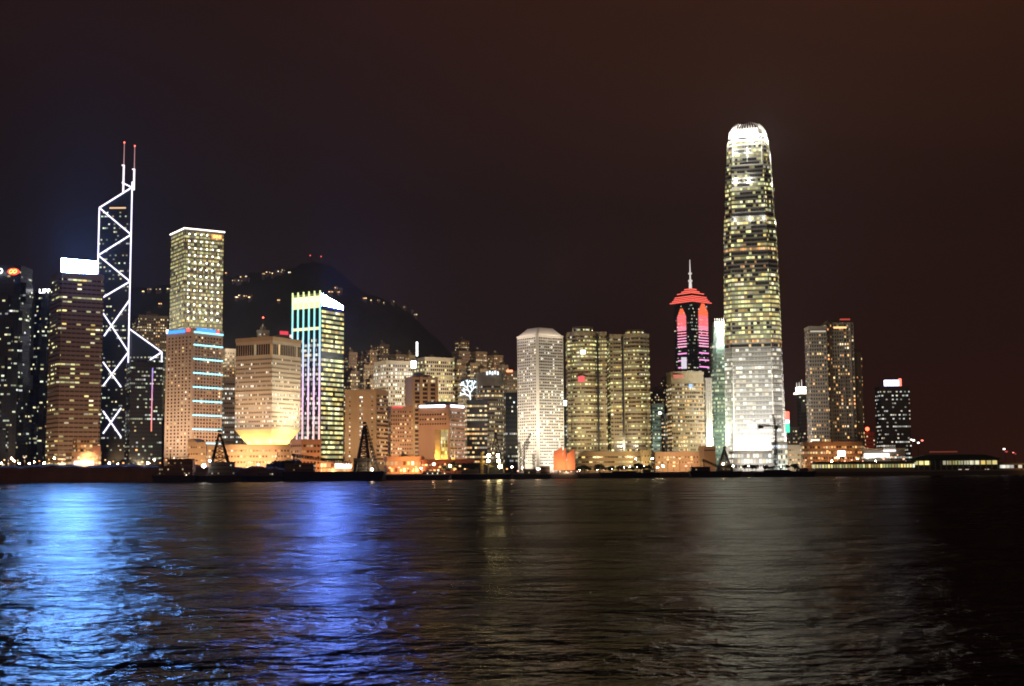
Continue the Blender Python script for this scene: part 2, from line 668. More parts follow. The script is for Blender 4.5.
me = ring_mesh([(xl_ - cxb, -dep / 2), (xr_ - cxb, -dep / 2), (xr_ * kb - 3 - cxb, dep / 2), (xl_ * kb + 3 - cxb, dep / 2)], 1.5, .2, BOCP)
while z < zt_l - 5:
    o = link('window_band', me, root, Vector(((xl_ + xr_) / 2, YB + dep / 2, z)) - root.location)
    z += 4.1
TUBE = glow('white_light_tube', (.84, .8, 1), 2.2)


def tube(p, q, r=.72, name='light_tube'):
    return world_part(MB().bar(p, q, r, 6), name, TUBE, root)


ft = -1.3
xl3, xr3 = xl_ + .2, xr_ - .2


def fp(side, py):      # on the facet's left / right edge at a row
    x = xl3 if side == 'l' else xr3
    return Vector((x, YB + ft, zz(97.6 if side == 'l' else 131, py, YB)))


def fq(px, py):
    p = at(px, py, YB + ft)
    return Vector((min(max(p.x, xl3), xr3), YB + ft, p.z))


tube(fp('l', 208), fp('l', 330)); tube(fp('r', 182), fp('r', 381))
tube(fp('r', 187.5), fp('l', 208)); tube(fp('l', 208), fp('r', 234.8)); tube(fp('r', 234.8), fp('l', 255.5))
tube(fp('l', 255.5), fp('r', 281.6)); tube(fp('r', 281.6), fp('l', 301)); tube(fp('r', 300), fq(104, 336))
tube(fq(103, 313), fp('r', 352)); tube(fp('r', 352), fq(103, 386)); tube(fq(103, 362), fq(121, 387))
tube(fq(103, 411), fq(121, 437)); tube(fq(121, 408), fq(103, 433.5))
# lower shaft on the right with its sloping roof
xw = at(161.5, 355, YB).x
zr0, zr1 = zz(131, 329, YB), zz(161.5, 352, YB)
mb = MB()
V = [(xr_ + .02, YB + 2, GZ), (xw, YB + 2, GZ), (xw, YB + dep - 2, GZ), (xr_ + .02, YB + dep - 2, GZ), (xr_ + .02, YB + 2, zr0), (xw, YB + 2, zr1), (xw, YB + dep - 2, zr1), (xr_ + .02, YB + dep - 2, zr0)]
mb.poly(V, [(0, 1, 5, 4), (1, 2, 6, 5), (2, 3, 7, 6), (3, 0, 4, 7), (4, 5, 6, 7), (3, 2, 1, 0)])
wing = world_part(mb, 'lower_shaft', DARKBLUE, root)
me2 = ring_mesh(rect(xw - xr_ - 1, dep - 5), 1.5, .6, BOCP)
z = zr1 - 6
for k in range(9):
    o = link('window_band', me2, wing, Vector(((xw + xr_) / 2, YB + dep / 2, z)) - root.location)
    z -= 4.1
yw = YB + .9
tube((xr_, yw, zr0), (xw, yw, zr1)); tube((xw, yw, zr1), (xw, yw, zz(161.5, 367, YB))); tube((xw, yw, zr1), at(150, 359.8, yw))
# masts
for px, tip, knee in ((121.6, 141, 164), (132.2, 144.5, 168)):
    x = at(px, 185, YB).x
    zb = zz(px, 190 if px < 125 else 187, YB)
    zk, ztp = zz(px, knee, YB), zz(px, tip, YB)
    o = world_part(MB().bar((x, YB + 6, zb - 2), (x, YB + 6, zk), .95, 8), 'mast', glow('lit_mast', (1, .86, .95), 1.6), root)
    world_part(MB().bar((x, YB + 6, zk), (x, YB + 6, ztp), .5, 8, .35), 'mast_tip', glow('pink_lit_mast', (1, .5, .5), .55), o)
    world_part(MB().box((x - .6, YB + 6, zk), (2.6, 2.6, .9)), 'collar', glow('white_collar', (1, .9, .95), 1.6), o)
    world_part(MB().sphere((x, YB + 6, ztp), .8, 8, 5), 'beacon', glow('red_beacon', (1, .12, .08), 6), o)
tube(at(122, 182.5, YB + 5), at(131, 187, YB + 5), .7, 'brace')
cr = world_part(MB().box(((xl_ + xr_) / 2 + 2, YB - .4, zz(118, 208, YB)), (17, .5, 1.5)), 'lit_storey', glow('amber_storey', (1, .6, .3), 1.1, False), root)

# ---- dark tower with a coloured light strip, and the flats behind
t = tower('office_tower', 'dark glass office block with a vertical blue to red light strip', 'tower', 126.5, 131, 163, 364, 1190, body=DARKGLASS)
bands(t, panes('strip_block_panes', .3, 'mixed', 1.9, 1.0, .2, (.04, .04, .042), 5, (.03, .03, .035), 1.9), 3.7, 1.5)
parapet(t, 2.5); rooftop(t, .5, .5, 4, DARKGLASS)
p0, p1 = at(152.5, 367.5, 1190), at(152.5, 431, 1190)
u = t.R * (152.5 - 131) / (163 - 131)
ledz0, ledz1 = p1.z - GZ, p0.z - GZ
m, nt, N, Lk, bs = newmat('colour_changing_led')
tc = N.new('ShaderNodeTexCoord'); sp = N.new('ShaderNodeSeparateXYZ'); Lk.new(tc.outputs['Generated'], sp.inputs[0])
rp_ = N.new('ShaderNodeValToRGB'); rp_.color_ramp.elements[0].color = (1, .06, .04, 1); rp_.color_ramp.elements[1].color = (.08, .12, 1, 1)
e = rp_.color_ramp.elements.new(.45); e.color = (.75, .1, .45, 1)
Lk.new(sp.outputs['Z'], rp_.inputs[0]); Lk.new(rp_.outputs[0], inp(bs, 'Emission Color')); inp(bs, 'Emission Strength').default_value = 1.0
MB().box(on_right(t, u, (ledz0 + ledz1) / 2, .5), (.6, .9, ledz1 - ledz0)).build('light_strip', m, t.root)
flood(t, 'R', WARMW, .03, 50, .2, 8, .05)

RESI = panes('flat_panes', .48, 'warm', 2.6, 1.7, .5, (.2, .16, .13), 3, (.03, .028, .028), 1.4)
RESI2 = panes('flat_panes_dim', .38, 'warm', 2.4, 1.5, .5, (.14, .115, .1), 2, (.03, .028, .028), 1.2)
FLAT = wall('flat_render', (.2, .16, .13))
FLATD = wall('dim_flat_render', (.13, .11, .1))


def flats(label, xl, xc, xr, yt, Y, dim=False, step=True, name='apartment_tower', fh=3.3):
    t = tower(name, label, 'apartment block', xl, xc, xr, yt, Y, body=FLATD if dim else FLAT)
    bands(t, RESI2 if dim else RESI, fh, 1.5, z0=12)
    parapet(t, 1.6)
    if step: rooftop(t, .45, .45, 5)
    return t


t = flats('grey apartment tower with lit upper windows between the braced tower and the tall lit slab', 133, 139, 168, 316, 1480)
flood(t, 'R', WARMW, .07, 60, .7, 90, .2)

# ---- tall square tower, all lit (upper), behind the orange bank
t = tower('office_tower', 'tall square tower gridded with white lights and a bright white roof edge', 'tower', 171.3, 185, 223.5, 229, 1300, body=SKIN_G)
bands(t, panes('gridded_panes', .85, 'yellow', 1.7, 1.0, .18, (.22, .21, .18), 3, (.07, .07, .06), .7, .3), 4.0, 2.3, z0=60, proud=.2)
parapet(t, 1.2)
flood(t, 'R', (1, .9, .65), .1, 70, .75, 120, .2); flood(t, 'F', (1, .9, .65), .1, 40, .8, 150, .2)
ed = MB()
for i in range(4):
    a_, b__ = offset(t.poly, .9)[i], offset(t.poly, .9)[(i + 1) % 4]
    ed.bar((a_[0], a_[1], t.H + .8), (b__[0], b__[1], t.H + .8), .7, 6)
ed.build('roof_edge_light', glow('edge_light', (1, .92, .8), 3.0), t.root)
LMP = glow('facade_lamp_white', (1, .95, .82), 4.5, False)
ml = MB().box((0, 0, 0), (.5, 1.45, 1.45)).mesh('facade_lamp', LMP)
mls = MB().box((0, 0, 0), (1.2, .5, 1.2)).mesh('facade_lamp', LMP)
z = t.H - 4.5
k = 0
while z > t.H - 100 and k < 13:
    for c_ in range(6):
        if random.random() < .88 and not (k == 0 and c_ > 3):
            link('facade_lamp', ml, t.root, on_right(t, t.R * (c_ + .75) / 6.6, z + random.uniform(-.3, .3), .45))
    z -= 7.4; k += 1
p = on_right(t, t.R * .82, t.H - 5, .6)
pnl = MB().box(p, (.5, t.R * .26, 4.6)).build('sign_panel', glow('orange_sign', (1, .28, .08), 1.6), t.root)
for k in range(3):
    mb = MB()
    for q in range(12):
        a0, a1 = R(30 * q), R(30 * (q + 1))
        g = lambda a: (p[0] + .6, p[1] + (k - 1) * 3.0 + 1.0 * math.cos(a), p[2] + 1.2 * math.sin(a))
        mb.bar(g(a0), g(a1), .32, 5)
    mb.build('sign_emblem', glow('amber_neon', (1, .5, .12), 4), pnl)

# ---- orange-lit bank with square windows
t = tower('bank_tower', 'tan tower of small square windows with cyan light strips, lit orange from the street', 'tower', 166.5, 193.5, 223, 330, 1120, body=PINKG)
tb = t
punched(t, panes('small_square_windows', .13, 'warm', 1.8, 2.2, 0, (.1, .1, .1), 1, (.012, .01, .01), .3), 'FR', (7, 9), 3.05, 1.55, 1.5, 10, t.H - 4.5, 1.6)
parapet(t, 2.0)
CY = glow('cyan_strip', (.35, .85, 1), 2.2)
for k in range(8):
    z = t.zof(344.5 + 14.1 * k)
    MB().box(on_right(t, t.R * .5, z, .45), (.7, t.R * .98, 1.1)).build('light_strip', CY, t.root)
MB().box(on_right(t, t.R * .5, t.H - 1.6, .75), (.7, t.R * .98, 1.5)).build('light_strip', glow('pale_cyan_strip', (.3, .75, 1), 2.0), t.root)
BL = glow('blue_neon', (.03, .25, 1), 2.2)
MB().box(on_right(t, t.R * .4, t.H + .9, .95), (.6, t.R * .62, 2.4)).build('neon_sign', BL, t.root)
MB().box(on_front(t, t.L * .38, t.H - .2, .75), (t.L * .66, .6, 2.8)).build('neon_sign', BL, t.root)
RD = glow('red_neon', (1, .1, .1), 2.0)
MB().box(on_front(t, t.L * .83, t.H + .4, .75), (t.L * .13, .6, 2.6)).build('neon_emblem', RD, t.root)
MB().box(on_right(t, t.R * .8, t.H + .4, .95), (.6, t.R * .08, 2.4)).build('neon_emblem', RD, t.root)
MB().box(on_front(t, t.L * .05, t.H + .8, .75), (1.8, .6, 3.4)).build('corner_lamp', glow('white_sign', (.95, .97, 1), 5), t.root)
flood(t, 'F', (1, .68, .45), .46, 60, .5, 10)
flood(t, 'R', (1, .58, .34), .36, 60, .5, 10)

t = flats('brown apartment tower tucked between the orange bank and the goblet block', 221, 225.5, 240, 350, 1290, step=False)
flood(t, 'R', SODIUM, .07, 50, .8, 70, .2); flood(t, 'F', SODIUM, .07, 50, .8, 70, .2)
t = tower('office_block', 'low block of white-lit storeys in the gap left of the goblet block', 'office block', 221, 224, 254, 380, 1210, body=SKIN_G)
bands(t, panes('white_storey_panes', .55, 'white', 1.8, 1.5, .3, (.2, .17, .14), 3, (.03, .03, .03), 1.2), 4.6, 1.8); parapet(t, 1.5)

# ---- goblet-footed block
YP = 1010
zbot = zz(272.5, 429, YP)
t = tower('goblet_block', 'pale block standing on a narrow flaring foot lit bright yellow', 'office block', 236, 272.5, 301, 339, YP, body=TAN, zbase=zbot, build=False)
tp = t
MB().prism(t.poly, 0, t.H).build('facade', wall('goblet_cladding', (.46, .4, .33)), t.root)
GP = panes('goblet_panes', .26, 'white', 1.7, 1.4, .35, (.42, .36, .3), 8, (.11, .09, .075), 1.9, .8)
me = ring_mesh(t.poly, 1.5, .12, GP)
nfl = int((t.H - 14) / 3.55)
for k in range(nfl): link('window_band', me, t.root, (0, 0, t.H - 14 - (k + 1) * 3.55 + 1))
# tall louvred top storey, framed
lm = panes('louvre_panes', .05, 'warm', 2.3, 1.2, .3, (.4, .32, .24), 4, (.02, .02, .022))
link('louvre_band', ring_mesh(t.poly, 8.5, .1, lm, 'louvre_band'), t.root, (0, 0, t.H - 12.2))
parapet(t, 2.2, .8, TAN)
rooftop(t, .5, .5, 3, TAN, tank=False)
q = [(x * .52, y * .52) for x, y in t.poly]
zst = zz(272.5, 445, YP) - zbot
SOFF = wall('goblet_soffit', (.62, .52, .34))
flare = MB()
prev, pz = t.poly, -.02
for s_, fz in ((.97, .08), (.84, .4), (.69, .75), (.56, 1.0)):
    cur = [(x * s_, y * s_) for x, y in t.poly]
    flare.prism(cur, zst * fz, pz, prev, cap=False)
    prev, pz = cur, zst * fz
flare.build('flaring_foot', SOFF, t.root)
MB().prism([(x * .55, y * .55) for x, y in t.poly], GZ - zbot, zst + .5).build('stem', SOFF, t.root)
YL = (1, .72, .2)


def pointlamp(loc, col, power, size=1.0):
    l = bpy.data.lights.new('lamp', 'POINT'); l.energy = power; l.color = col; l.shadow_soft_size = size
    o = bpy.data.objects.new('lamp', l); COL.objects.link(o); o.location = loc; o['kind'] = 'helper'
    return o


cs, sn = math.cos(-t.a), math.sin(-t.a)


def tw(t, p):
    cs, sn = math.cos(-t.a), math.sin(-t.a)
    return Vector((t.root.location.x + p[0] * cs - p[1] * sn, t.root.location.y + p[0] * sn + p[1] * cs, t.zb + p[2]))


for uu in (-.3, 0, .3):
    pointlamp(tw(t, (uu * t.L, -t.R * .44, zst - .5)), YL, 9000, .8)
    pointlamp(tw(t, (t.L * .44, uu * t.R, zst - .5)), YL, 9000, .8)
flood(t, 'F', (1, .68, .44), .3, 45, .35, -8)
flood(t, 'R', (1, .82, .5), .5, 26, .3, -6)
flood(t, 'R', (1, .88, .62), .34, 45, .6, -8)
flood(t, 'F', (1, .62, .28), .1, 45, .75, -8)

# its podium and the pale lobby block beside it
t = tower('podium_block', 'long low orange-lit podium beneath the goblet block', 'building', 203, 207, 302, 446, 975, a=R(84), body=wall('podium_stone', (.5, .36, .24)))
MPW = panes('podium_panes', .5, 'warm', 2.4, 1.2, .45, (.5, .36, .24), 3, (.1, .06, .04))
bands(t, MPW, 4.4, 1.5, z0=2, proud=.15); parapet(t, 1.2)
flood(t, 'R', SODIUM, .55, 30, .5, 8); flood(t, 'R', SODIUM, .4, 30, .5, 8, u=.15); flood(t, 'R', SODIUM, .45, 30, .5, 8, u=.7)
t = tower('lobby_block', 'small pale orange block with a slanted roof beside the bank tower', 'building', 188, 197, 206, 442, 965, body=wall('podium_stone', (.5, .36, .24)))
MB().prism([(-t.L / 2, -t.R / 2), (t.L / 2, -t.R / 2), (t.L / 2, t.R / 2), (-t.L / 2, t.R / 2)], t.H, t.H + 2.5, [(-t.L / 2, -t.R / 2), (0, -t.R / 2), (0, t.R / 2), (-t.L / 2, t.R / 2)]).build('roof', TAN, t.root)
bands(t, MPW, 5, 1.2, z0=8, proud=.1)
flood(t, 'F', SODIUM, .55, 25, .5, 5); flood(t, 'R', SODIUM, .5, 25, .5, 5)

# behind the goblet block
t = tower('office_tower', 'dark stepped tower peeping over the goblet block roof', 'tower', 257, 262, 269, 331, 1330, body=FLATD); parapet(t, 1.5); rooftop(t, .5, .5, 5); mast(t, 0, 0, 10, zb=t.H + 5)
bands(t, RESI2, 3.6, 1.4, z0=100)
t = tower('office_tower', 'dark tower with a red neon roof sign behind the goblet block', 'tower', 273, 279, 293, 336, 1280, body=FLATD); parapet(t, 1.5)
bands(t, RESI2, 3.6, 1.4, z0=80)
MB().box(on_right(t, t.R * .35, t.H + 3.4, .3), (.6, t.R * .6, 3.6)).build('roof_sign', glow('red_neon_dim', (1, .05, .1), .9), t.root)
MB().box(on_right(t, t.R * .85, t.H + .5, .3), (.6, 3, 3)).build('roof_sign', glow('pink_sign', (1, .55, .55), 1.6), t.root)

# ---- tower with coloured fins
YA = 1080
t = tower('finned_tower', 'glass tower with rainbow-lit vertical fins and a glaring blue-white slanted top', 'tower', 292.5, 321, 343.8, 303, YA, body=DARKGLASS, build=True)
ta = t
hF = t.zof(294)            # front face goes higher, roof slants down to the right
zr = t.H - 2
# slanted head
mb = MB()
x0, x1, y0, y1 = -t.L / 2, t.L / 2, -t.R / 2, t.R / 2
hi, lo = t.zof(293), t.H
V = [(x0, y0, t.H), (x1, y0, t.H), (x1, y1, t.H), (x0, y1, t.H), (x0, y0, hi), (x1, y0, hi), (x1, y1, t.H + .6), (x0, y1, t.H + .6)]
mb.poly(V, [(0, 1, 5, 4), (1, 2, 6, 5), (2, 3, 7, 6), (3, 0, 4, 7), (4, 5, 6, 7)])
mb.build('slanted_head', WHITE, t.root)
# bright panel on the right side of the head
e1 = .5
V = [(x1 + e1, y0 + .5, t.H - 1.5), (x1 + e1, y1 - 1.5, t.H - 2.5), (x1 + e1, y1 - 1.5, t.H + .4), (x1 + e1, y0 + .5, hi - .5)]
V += [(x1 + .05, p[1], p[2]) for p in V]
Vh = [(p[0] - .05, p[1], p[2]) for p in V[:4]] + V[4:]
bb = MB().poly(Vh, [(3, 2, 1, 0), (4, 5, 6, 7), (0, 1, 5, 4), (1, 2, 6, 5), (2, 3, 7, 6), (3, 0, 4, 7)]).build('billboard', DARKGLASS, t.root)
MB().poly(V[:4], [(0, 1, 2, 3)]).build('screen', glow('blue_slanted_billboard', (.1, .21, 1), 1250), bb)
bpy.context.view_layer.update()
Q = [t.root.matrix_world @ Vector(p) for p in V[:4]]
blades(Q[3], Q[2], Q[0], Q[1], 12, 4.5, bb)  # added baffles cut the screen's sideways light
ribY = panes('fin_tower_storeys', 1.0, 'yellow', 3.2, 1.7, .05, (.1, .09, .08), 4, (.03, .04, .04), .1, .1)
# storeys: strips on the right face, lit blocks on the front face
mr = MB(); mr.box((0, 0, 0), (.4, t.R * .98, 2.1))
mr.uv = [[(0 if abs(mr.v[k][1] + t.R * .49) < .1 else t.R * .98, .5) for k in f] for f in mr.f]
mr = mr.mesh('window_band', ribY)
FB = panes('fin_bay_panes', .7, 'white', 1.6, 1.1, .06, (.1, .1, .1), 2, (.01, .03, .06), 1.0, .2)
mf = MB(); mf.box((0, 0, 0), (t.L * .97, .4, 2.2))
mf.uv = [[(0 if abs(mf.v[k][0] + t.L * .485) < .1 else t.L * .97, .5) for k in f] for f in mf.f]
mf = mf.mesh('window_band', FB)
z = t.H - 7
k = 0
while z > 4:
    if not 9 <= k <= 9: link('window_band', mr, t.root, (t.L / 2 + .15, 0, z))
    dark = (t.zof(324) > z - 0) or False
    if z < t.zof(336) or t.zof(326) > z > t.zof(328): link('window_band', mf, t.root, (0, -t.R / 2 - .15, z))
    z -= 4.15; k += 1
for py in (303, 306, 328):
    MB().box(on_front(t, t.L / 2, t.zof(py), .2), (t.L * .97, .5, 2.4)).build('lit_storey', glow('yellow_storey', (1, .9, .45), 1.3, False), t.root)
MB().box(on_front(t, t.L / 2, t.zof(298.5), .2), (t.L * .97, .5, 5)).build('lit_storey', glow('white_storey', (.95, 1, .55), 1.6, False), t.root)
m, nt, N, Lk, bs = newmat('colour_wash_fin')
tc = N.new('ShaderNodeTexCoord'); sp = N.new('ShaderNodeSeparateXYZ'); Lk.new(tc.outputs['Generated'], sp.inputs[0])
rp_ = N.new('ShaderNodeValToRGB')
cr_ = rp_.color_ramp
cr_.elements[0].color = (1, .55, .3, 1); cr_.elements[1].color = (.8, 1, .35, 1)
for ps, cl in ((.22, (1, .5, .6)), (.42, (.9, .5, .95)), (.6, (.5, .65, 1)), (.78, (.2, .85, 1)), (.9, (.3, 1, .8)), (.95, (.85, 1, .4))):
    e = cr_.elements.new(ps); e.color = cl + (1,)
Lk.new(sp.outputs['Z'], rp_.inputs[0]); Lk.new(rp_.outputs[0], inp(bs, 'Emission Color')); inp(bs, 'Emission Strength').default_value = 1.25
m.cycles.emission_sampling = 'NONE'
ztop = t.zof(290.5)
for k in range(6):
    MB().box((x0 + .6 + (t.L - 1.2) * k / 5, y0 - .6, ztop / 2 + 4), (.95, 1.0, ztop - 8)).build('fin', m, t.root)
flood(t, 'F', (1, .6, .4), .12, 30, .3, 6)

t = tower('office_block', 'low tan block with rows of dark windows at the foot of the rainbow-finned tower', 'building', 291, 302, 321, 441, 955, body=SALMON)
bands(t, panes('low_block_panes', .12, 'orange', 3.0, 1.0, .35, (.4, .27, .19), 2, (.06, .03, .02)), 4.2, 1.7, z0=2); parapet(t, 1.3)
flood(t, 'F', SODIUM, .5, 22, .5, 3); flood(t, 'R', AMBER, .5, 22, .5, 3)

# ---- flats and slopes in the middle distance
for lab, a_ in (('dim apartment tower just right of the rainbow-finned tower', (343, 349, 357, 353, 1520)),
                ('dim apartment tower with a shaft of orange windows, left of the white-gridded slab', (356, 361, 368, 357, 1560)),
                ('slim dim apartment tower partly behind the white-gridded slab', (366, 370, 377, 351, 1540)),
                ('faint tall apartment tower rising behind the white-gridded slab', (375, 380, 389, 345, 1800)),
                ('dim apartment tower behind the twin lit slabs, left of the white light mast', (388, 396, 406, 355, 1650))):
    t = flats(lab, *a_, dim=True)
    flood(t, 'R', SODIUM, .07, 70, .7, 80, .13)

for k, (lab, a_) in enumerate((
        ('squat lit apartment block on the slope just right of the rainbow-finned tower', (344, 351, 360, 372, 1400)),
        ('lit apartment block on the slope, second from the rainbow-finned tower', (358, 364, 373, 366, 1430)),
        ('low lit apartment block squeezed left of the white-gridded slab', (366, 370, 377, 380, 1390)),
        ('lit apartment block showing above the gap between the two bright slabs', (404, 409, 415, 356, 1500)),
        ('lit apartment block behind the narrow tan tower, right of the ribbon slab', (452, 457, 466, 361, 1420)),
        ('lit apartment block behind the branching light display', (464, 470, 480, 364, 1440)),
        ('lit apartment block between the branching light display and the rounded tower', (474, 480, 488, 370, 1400)),
        ('lit apartment block right of the rounded tower, below the far pair', (497, 502, 508, 366, 1480)))):
    t = flats(lab, *a_)
    flood(t, 'R', WARMW, .2, 60, .7, 50, .2)

t = tower('office_tower', 'bright white-gridded slab left of the white beacon', 'tower', 374, 386, 412.5, 362, 1200, body=PALE)
bands(t, panes('white_grid_panes', .5, 'white', 2.3, 1.7, .35, (.5, .46, .4), 3, (.03, .028, .025), 1.1), 3.6, 2.1, z0=10); parapet(t, 1.6); rooftop(t, .5, .5, 3)
flood(t, 'R', WARMW, .4, 60, .7, 60); flood(t, 'F', WARMW, .34, 60, .7, 60)
tg = t
t = tower('office_tower', 'bright slab with ribbons of lit storeys below the white light mast', 'tower', 411, 425, 454, 358.5, 1230, body=PALE)
bands(t, panes('ribbon_slab_panes', .7, 'yellow', 2.2, 1.7, .3, (.45, .4, .32), 4, (.03, .028, .025), 1.4), 3.7, 2.1, z0=10); parapet(t, 1.6); rooftop(t, .4, .4, 3)
flood(t, 'R', WARMW, .25, 60, .8, 60)
q = at(413.6, 364.5, 1195)
bx = MB().box(q, (4.5, 4, 6.5)); world_part(bx, 'beacon_box', glow('white_sign', (.95, .97, 1), 5), t.root)
p0, p1 = at(417, 342, 1195), at(417, 356, 1195)
ms = world_part(MB().box(((p0.x + p1.x) / 2, p0.y, (p0.z + p1.z) / 2), (1.6, 1.6, p0.z - p1.z)), 'lit_mast', glow('white_mast', (1, 1, 1), 4), t.root)
world_part(MB().bar((p1.x, p1.y, t.P.z - 12), (p1.x, p1.y, p1.z), .5), 'mast_foot', STEEL, ms)

t = tower('office_tower', 'tan tower with broad blank piers between dark window bays', 'tower', 405, 413, 437, 377, 1120, body=TAN)
bays = panes('bay_panes', .32, 'warm', 2.2, 1.5, .1, (.1, .06, .05), 2, (.035, .02, .018), 1.3)
bands(t, bays, 3.7, 2.3, z0=8)
for k in range(4):
    MB().box(on_right(t, t.R * (k + .02) / 3.1, t.H / 2, .6), (1.1, 2.6, t.H + 1)).build('pier', TAN, t.root)
MB().box(on_front(t, t.L * .6, t.H / 2, .6), (t.L * .8, 1.1, t.H + 1)).build('pier', TAN, t.root)
rooftop(t, .6, .6, 2.5)
flood(t, 'R', SODIUM, .3, 50, .5, 20); flood(t, 'F', SODIUM, .3, 50, .5, 20)

t = tower('apartment_tower', 'tan tower with double columns of tiny lit windows and a balconied side', 'tower', 345, 376, 388.5, 391, 1060, body=TAN)
small = panes('tiny_windows', .5, 'white', 1.8, 2.0, 0, (.1, .1, .1), 1, (.02, .015, .012), .4)
mw = MB().box((0, 0, 0), (1.1, .3, 1.1), 0, (.9, .5)).mesh('window', small)
z = t.H - 5
while z > 10:
    for u_ in (.5, .55, .16, .88): link('window', mw, t.root, on_front(t, t.L * u_, z, 0))
    z -= 3.5
bal = panes('balcony_panes', .3, 'warm', 2.4, 1.5, .1, (.1, .07, .05), 2, (.03, .02, .016), 1.2)
mbn = MB(); mbn.box((0, 0, 0), (.5, t.R * .86, 1.7)); mbn.uv = [[(0 if mbn.v[k][1] < 0 else t.R * .86, .5) for k in f] for f in mbn.f]
mbn = mbn.mesh('balcony_band', bal)
z = t.H - 4
while z > 8:
    link('balcony_band', mbn, t.root, (t.L / 2 + .12, 0, z)); z -= 3.5
parapet(t, 1.5); rooftop(t, .4, .5, 2.5)
flood(t, 'F', SODIUM, .22, 45, .5, 8); flood(t, 'R', SODIUM, .28, 45, .5, 8)

t = tower('apartment_tower', 'orange-tinted block of dotted windows between the balconied tan tower and the pier-fronted tan tower', 'apartment block', 387, 391, 412, 408, 1085, body=SALMON)
bands(t, panes('dotted_panes', .45, 'warm', 2.0, 1.6, .5, (.4, .27, .19), 2, (.03, .02, .016), 1.0), 3.5, 1.5, z0=6); parapet(t, 1.5)
MB().box(on_right(t, t.R * .3, t.H + .6, .6), (.5, t.R * .5, 1.5)).build('roof_sign', glow('red_neon_dim', (1, .05, .1), .9), t.root)
flood(t, 'R', SODIUM, .28, 40, .5, 8)

# ---- salmon block with a glowing yellow recess
YC = 1020
t = tower('civic_block', 'salmon block with a tall glowing yellow recess and white eaves lights', 'office block', 418.5, 449, 465, 406, YC, body=SALMON, build=False)
th = t.H
cx0, cx1 = t.L * (435 - 418.5) / 30.5, t.L * .97
zt, zb_ = t.zof(429), t.zof(458)
mb = MB()
X0, X1, Y0, Y1 = -t.L / 2, t.L / 2, -t.R / 2, t.R / 2
mb.box(((X0 + X0 + cx0) / 2, 0, th / 2 - 1), (cx0, t.R, th + 2))
mb.box(((X0 + cx0 + X1) / 2, 0, (th + zt) / 2), (t.L - cx0 - .01, t.R, th - zt))
mb.box(((X0 + cx0 + X1) / 2, t.R * .18, zt / 2 - 1), (t.L - cx0 - .01, t.R * .64, zt + 1.98))
mb.build('facade', SALMON, t.root)
MB().box((X1 - .6, Y0 + t.R * .07, zt / 2 - 1), (1.18, t.R * .14, zt + 1.9)).build('corner_pier', SALMON, t.root)
rec = panes('recess_panes', .96, 'yellow', 1.4, 1.3, .1, (.3, .22, .05), 2, (.1, .08, .02), .1)
for k in range(8):
    h_ = (zt - max(zb_, 2)) / 8
    mb = MB(); mb.box((0, 0, 0), (t.L - cx0 - 2.4, .3, h_ * .86)); mb.uv = [[(0 if mb.v[q][0] < 0 else t.L - cx0 - 2.4, .5) for q in f] for f in mb.f]
    mb.build('recess_window', rec, t.root, ((X0 + cx0 + X1) / 2 - .6, Y0 + t.R * .32 - .16, max(zb_, 2) + h_ * (k + .5)))
pointlamp(tw(t, ((X0 + cx0 + X1) / 2, Y0 + 2.0, 12)), (1, .72, .13), 16000, .6)
sq = MB().box((0, 0, 0), (1.2, .3, 1.3), 0, (.9, .5)).mesh('window', panes('civic_windows', .15, 'warm', 1.8, 1.6, 0, (.1, .1, .1), 1, (.03, .018, .012), .3))
for r_ in range(3):
    for c_ in range(11):
        link('window', sq, t.root, on_front(t, t.L * (c_ + .8) / 12.2, th - 6.5 - r_ * 3.8, 0))
mb = MB(); mb.box((0, 0, 0), (.35, t.R * .9, 1.3)); mb.uv = [[(0 if mb.v[q][1] < 0 else t.R * .9, .5) for q in f] for f in mb.f]
mb = mb.mesh('window_band', panes('civic_side_panes', .3, 'white', 1.5, 1.2, .25, (.35, .25, .18), 3, (.04, .03, .024), 1.2))
z = th - 5
while z > 3:
    link('window_band', mb, t.root, (X1 + .1, 0, z)); z -= 3.2
parapet(t, 1.0)
EV = glow('white_eaves_light', (1, .95, 1), 3.5)
MB().box(on_front(t, t.L * .47, th + .2, 1.0), (t.L * .84, .8, 1.9)).build('eaves_light', EV, t.root)
MB().box(on_right(t, t.R * .45, th + .2, 1.0), (.8, t.R * .8, 1.9)).build('eaves_light', EV, t.root)
rooftop(t, .7, .7, 4.2, ROOF, tank=False)
flood(t, 'F', (1, .58, .3), .36, 50, .5, 22); flood(t, 'R', (1, .62, .36), .34, 45, .5, 22)

t = tower('office_tower', 'dark block of bright orange ribbon windows right of the salmon block', 'office block', 464, 467, 487, 402, 1100, body=DARKGLASS)
bands(t, panes('orange_ribbon_panes', .72, 'warm', 2.2, 1.6, .15, (.04, .03, .025), 5, (.03, .02, .018), 1.0), 4.0, 1.6, z0=6); parapet(t, 2); rooftop(t, .5, .5, 2.5, DARKGLASS)
t = tower('office_tower', 'narrow tan tower behind the branching white light display', 'tower', 454, 459, 465, 367, 1260, body=TAN)
bands(t, bays, 3.6, 1.8, z0=10); flood(t, 'R', SODIUM, .2, 50, .7, 60); flood(t, 'F', SODIUM, .2, 50, .7, 60); parapet(t, 1.5)

# branching white-blue light display on a dark block
t = tower('office_block', 'dark low block carrying a branching blue-white light display', 'office block', 458, 461, 477, 380, 1210, body=DARKGLASS)
bands(t, RESI2, 3.8, 1.4, z0=8); parapet(t, 1)
o0 = at(470.5, 402, 1198)
disp = None
LD = glow('ice_white_display', (.7, .9, 1), 2.2)
rnd = random.Random(4)
mbd = MB()


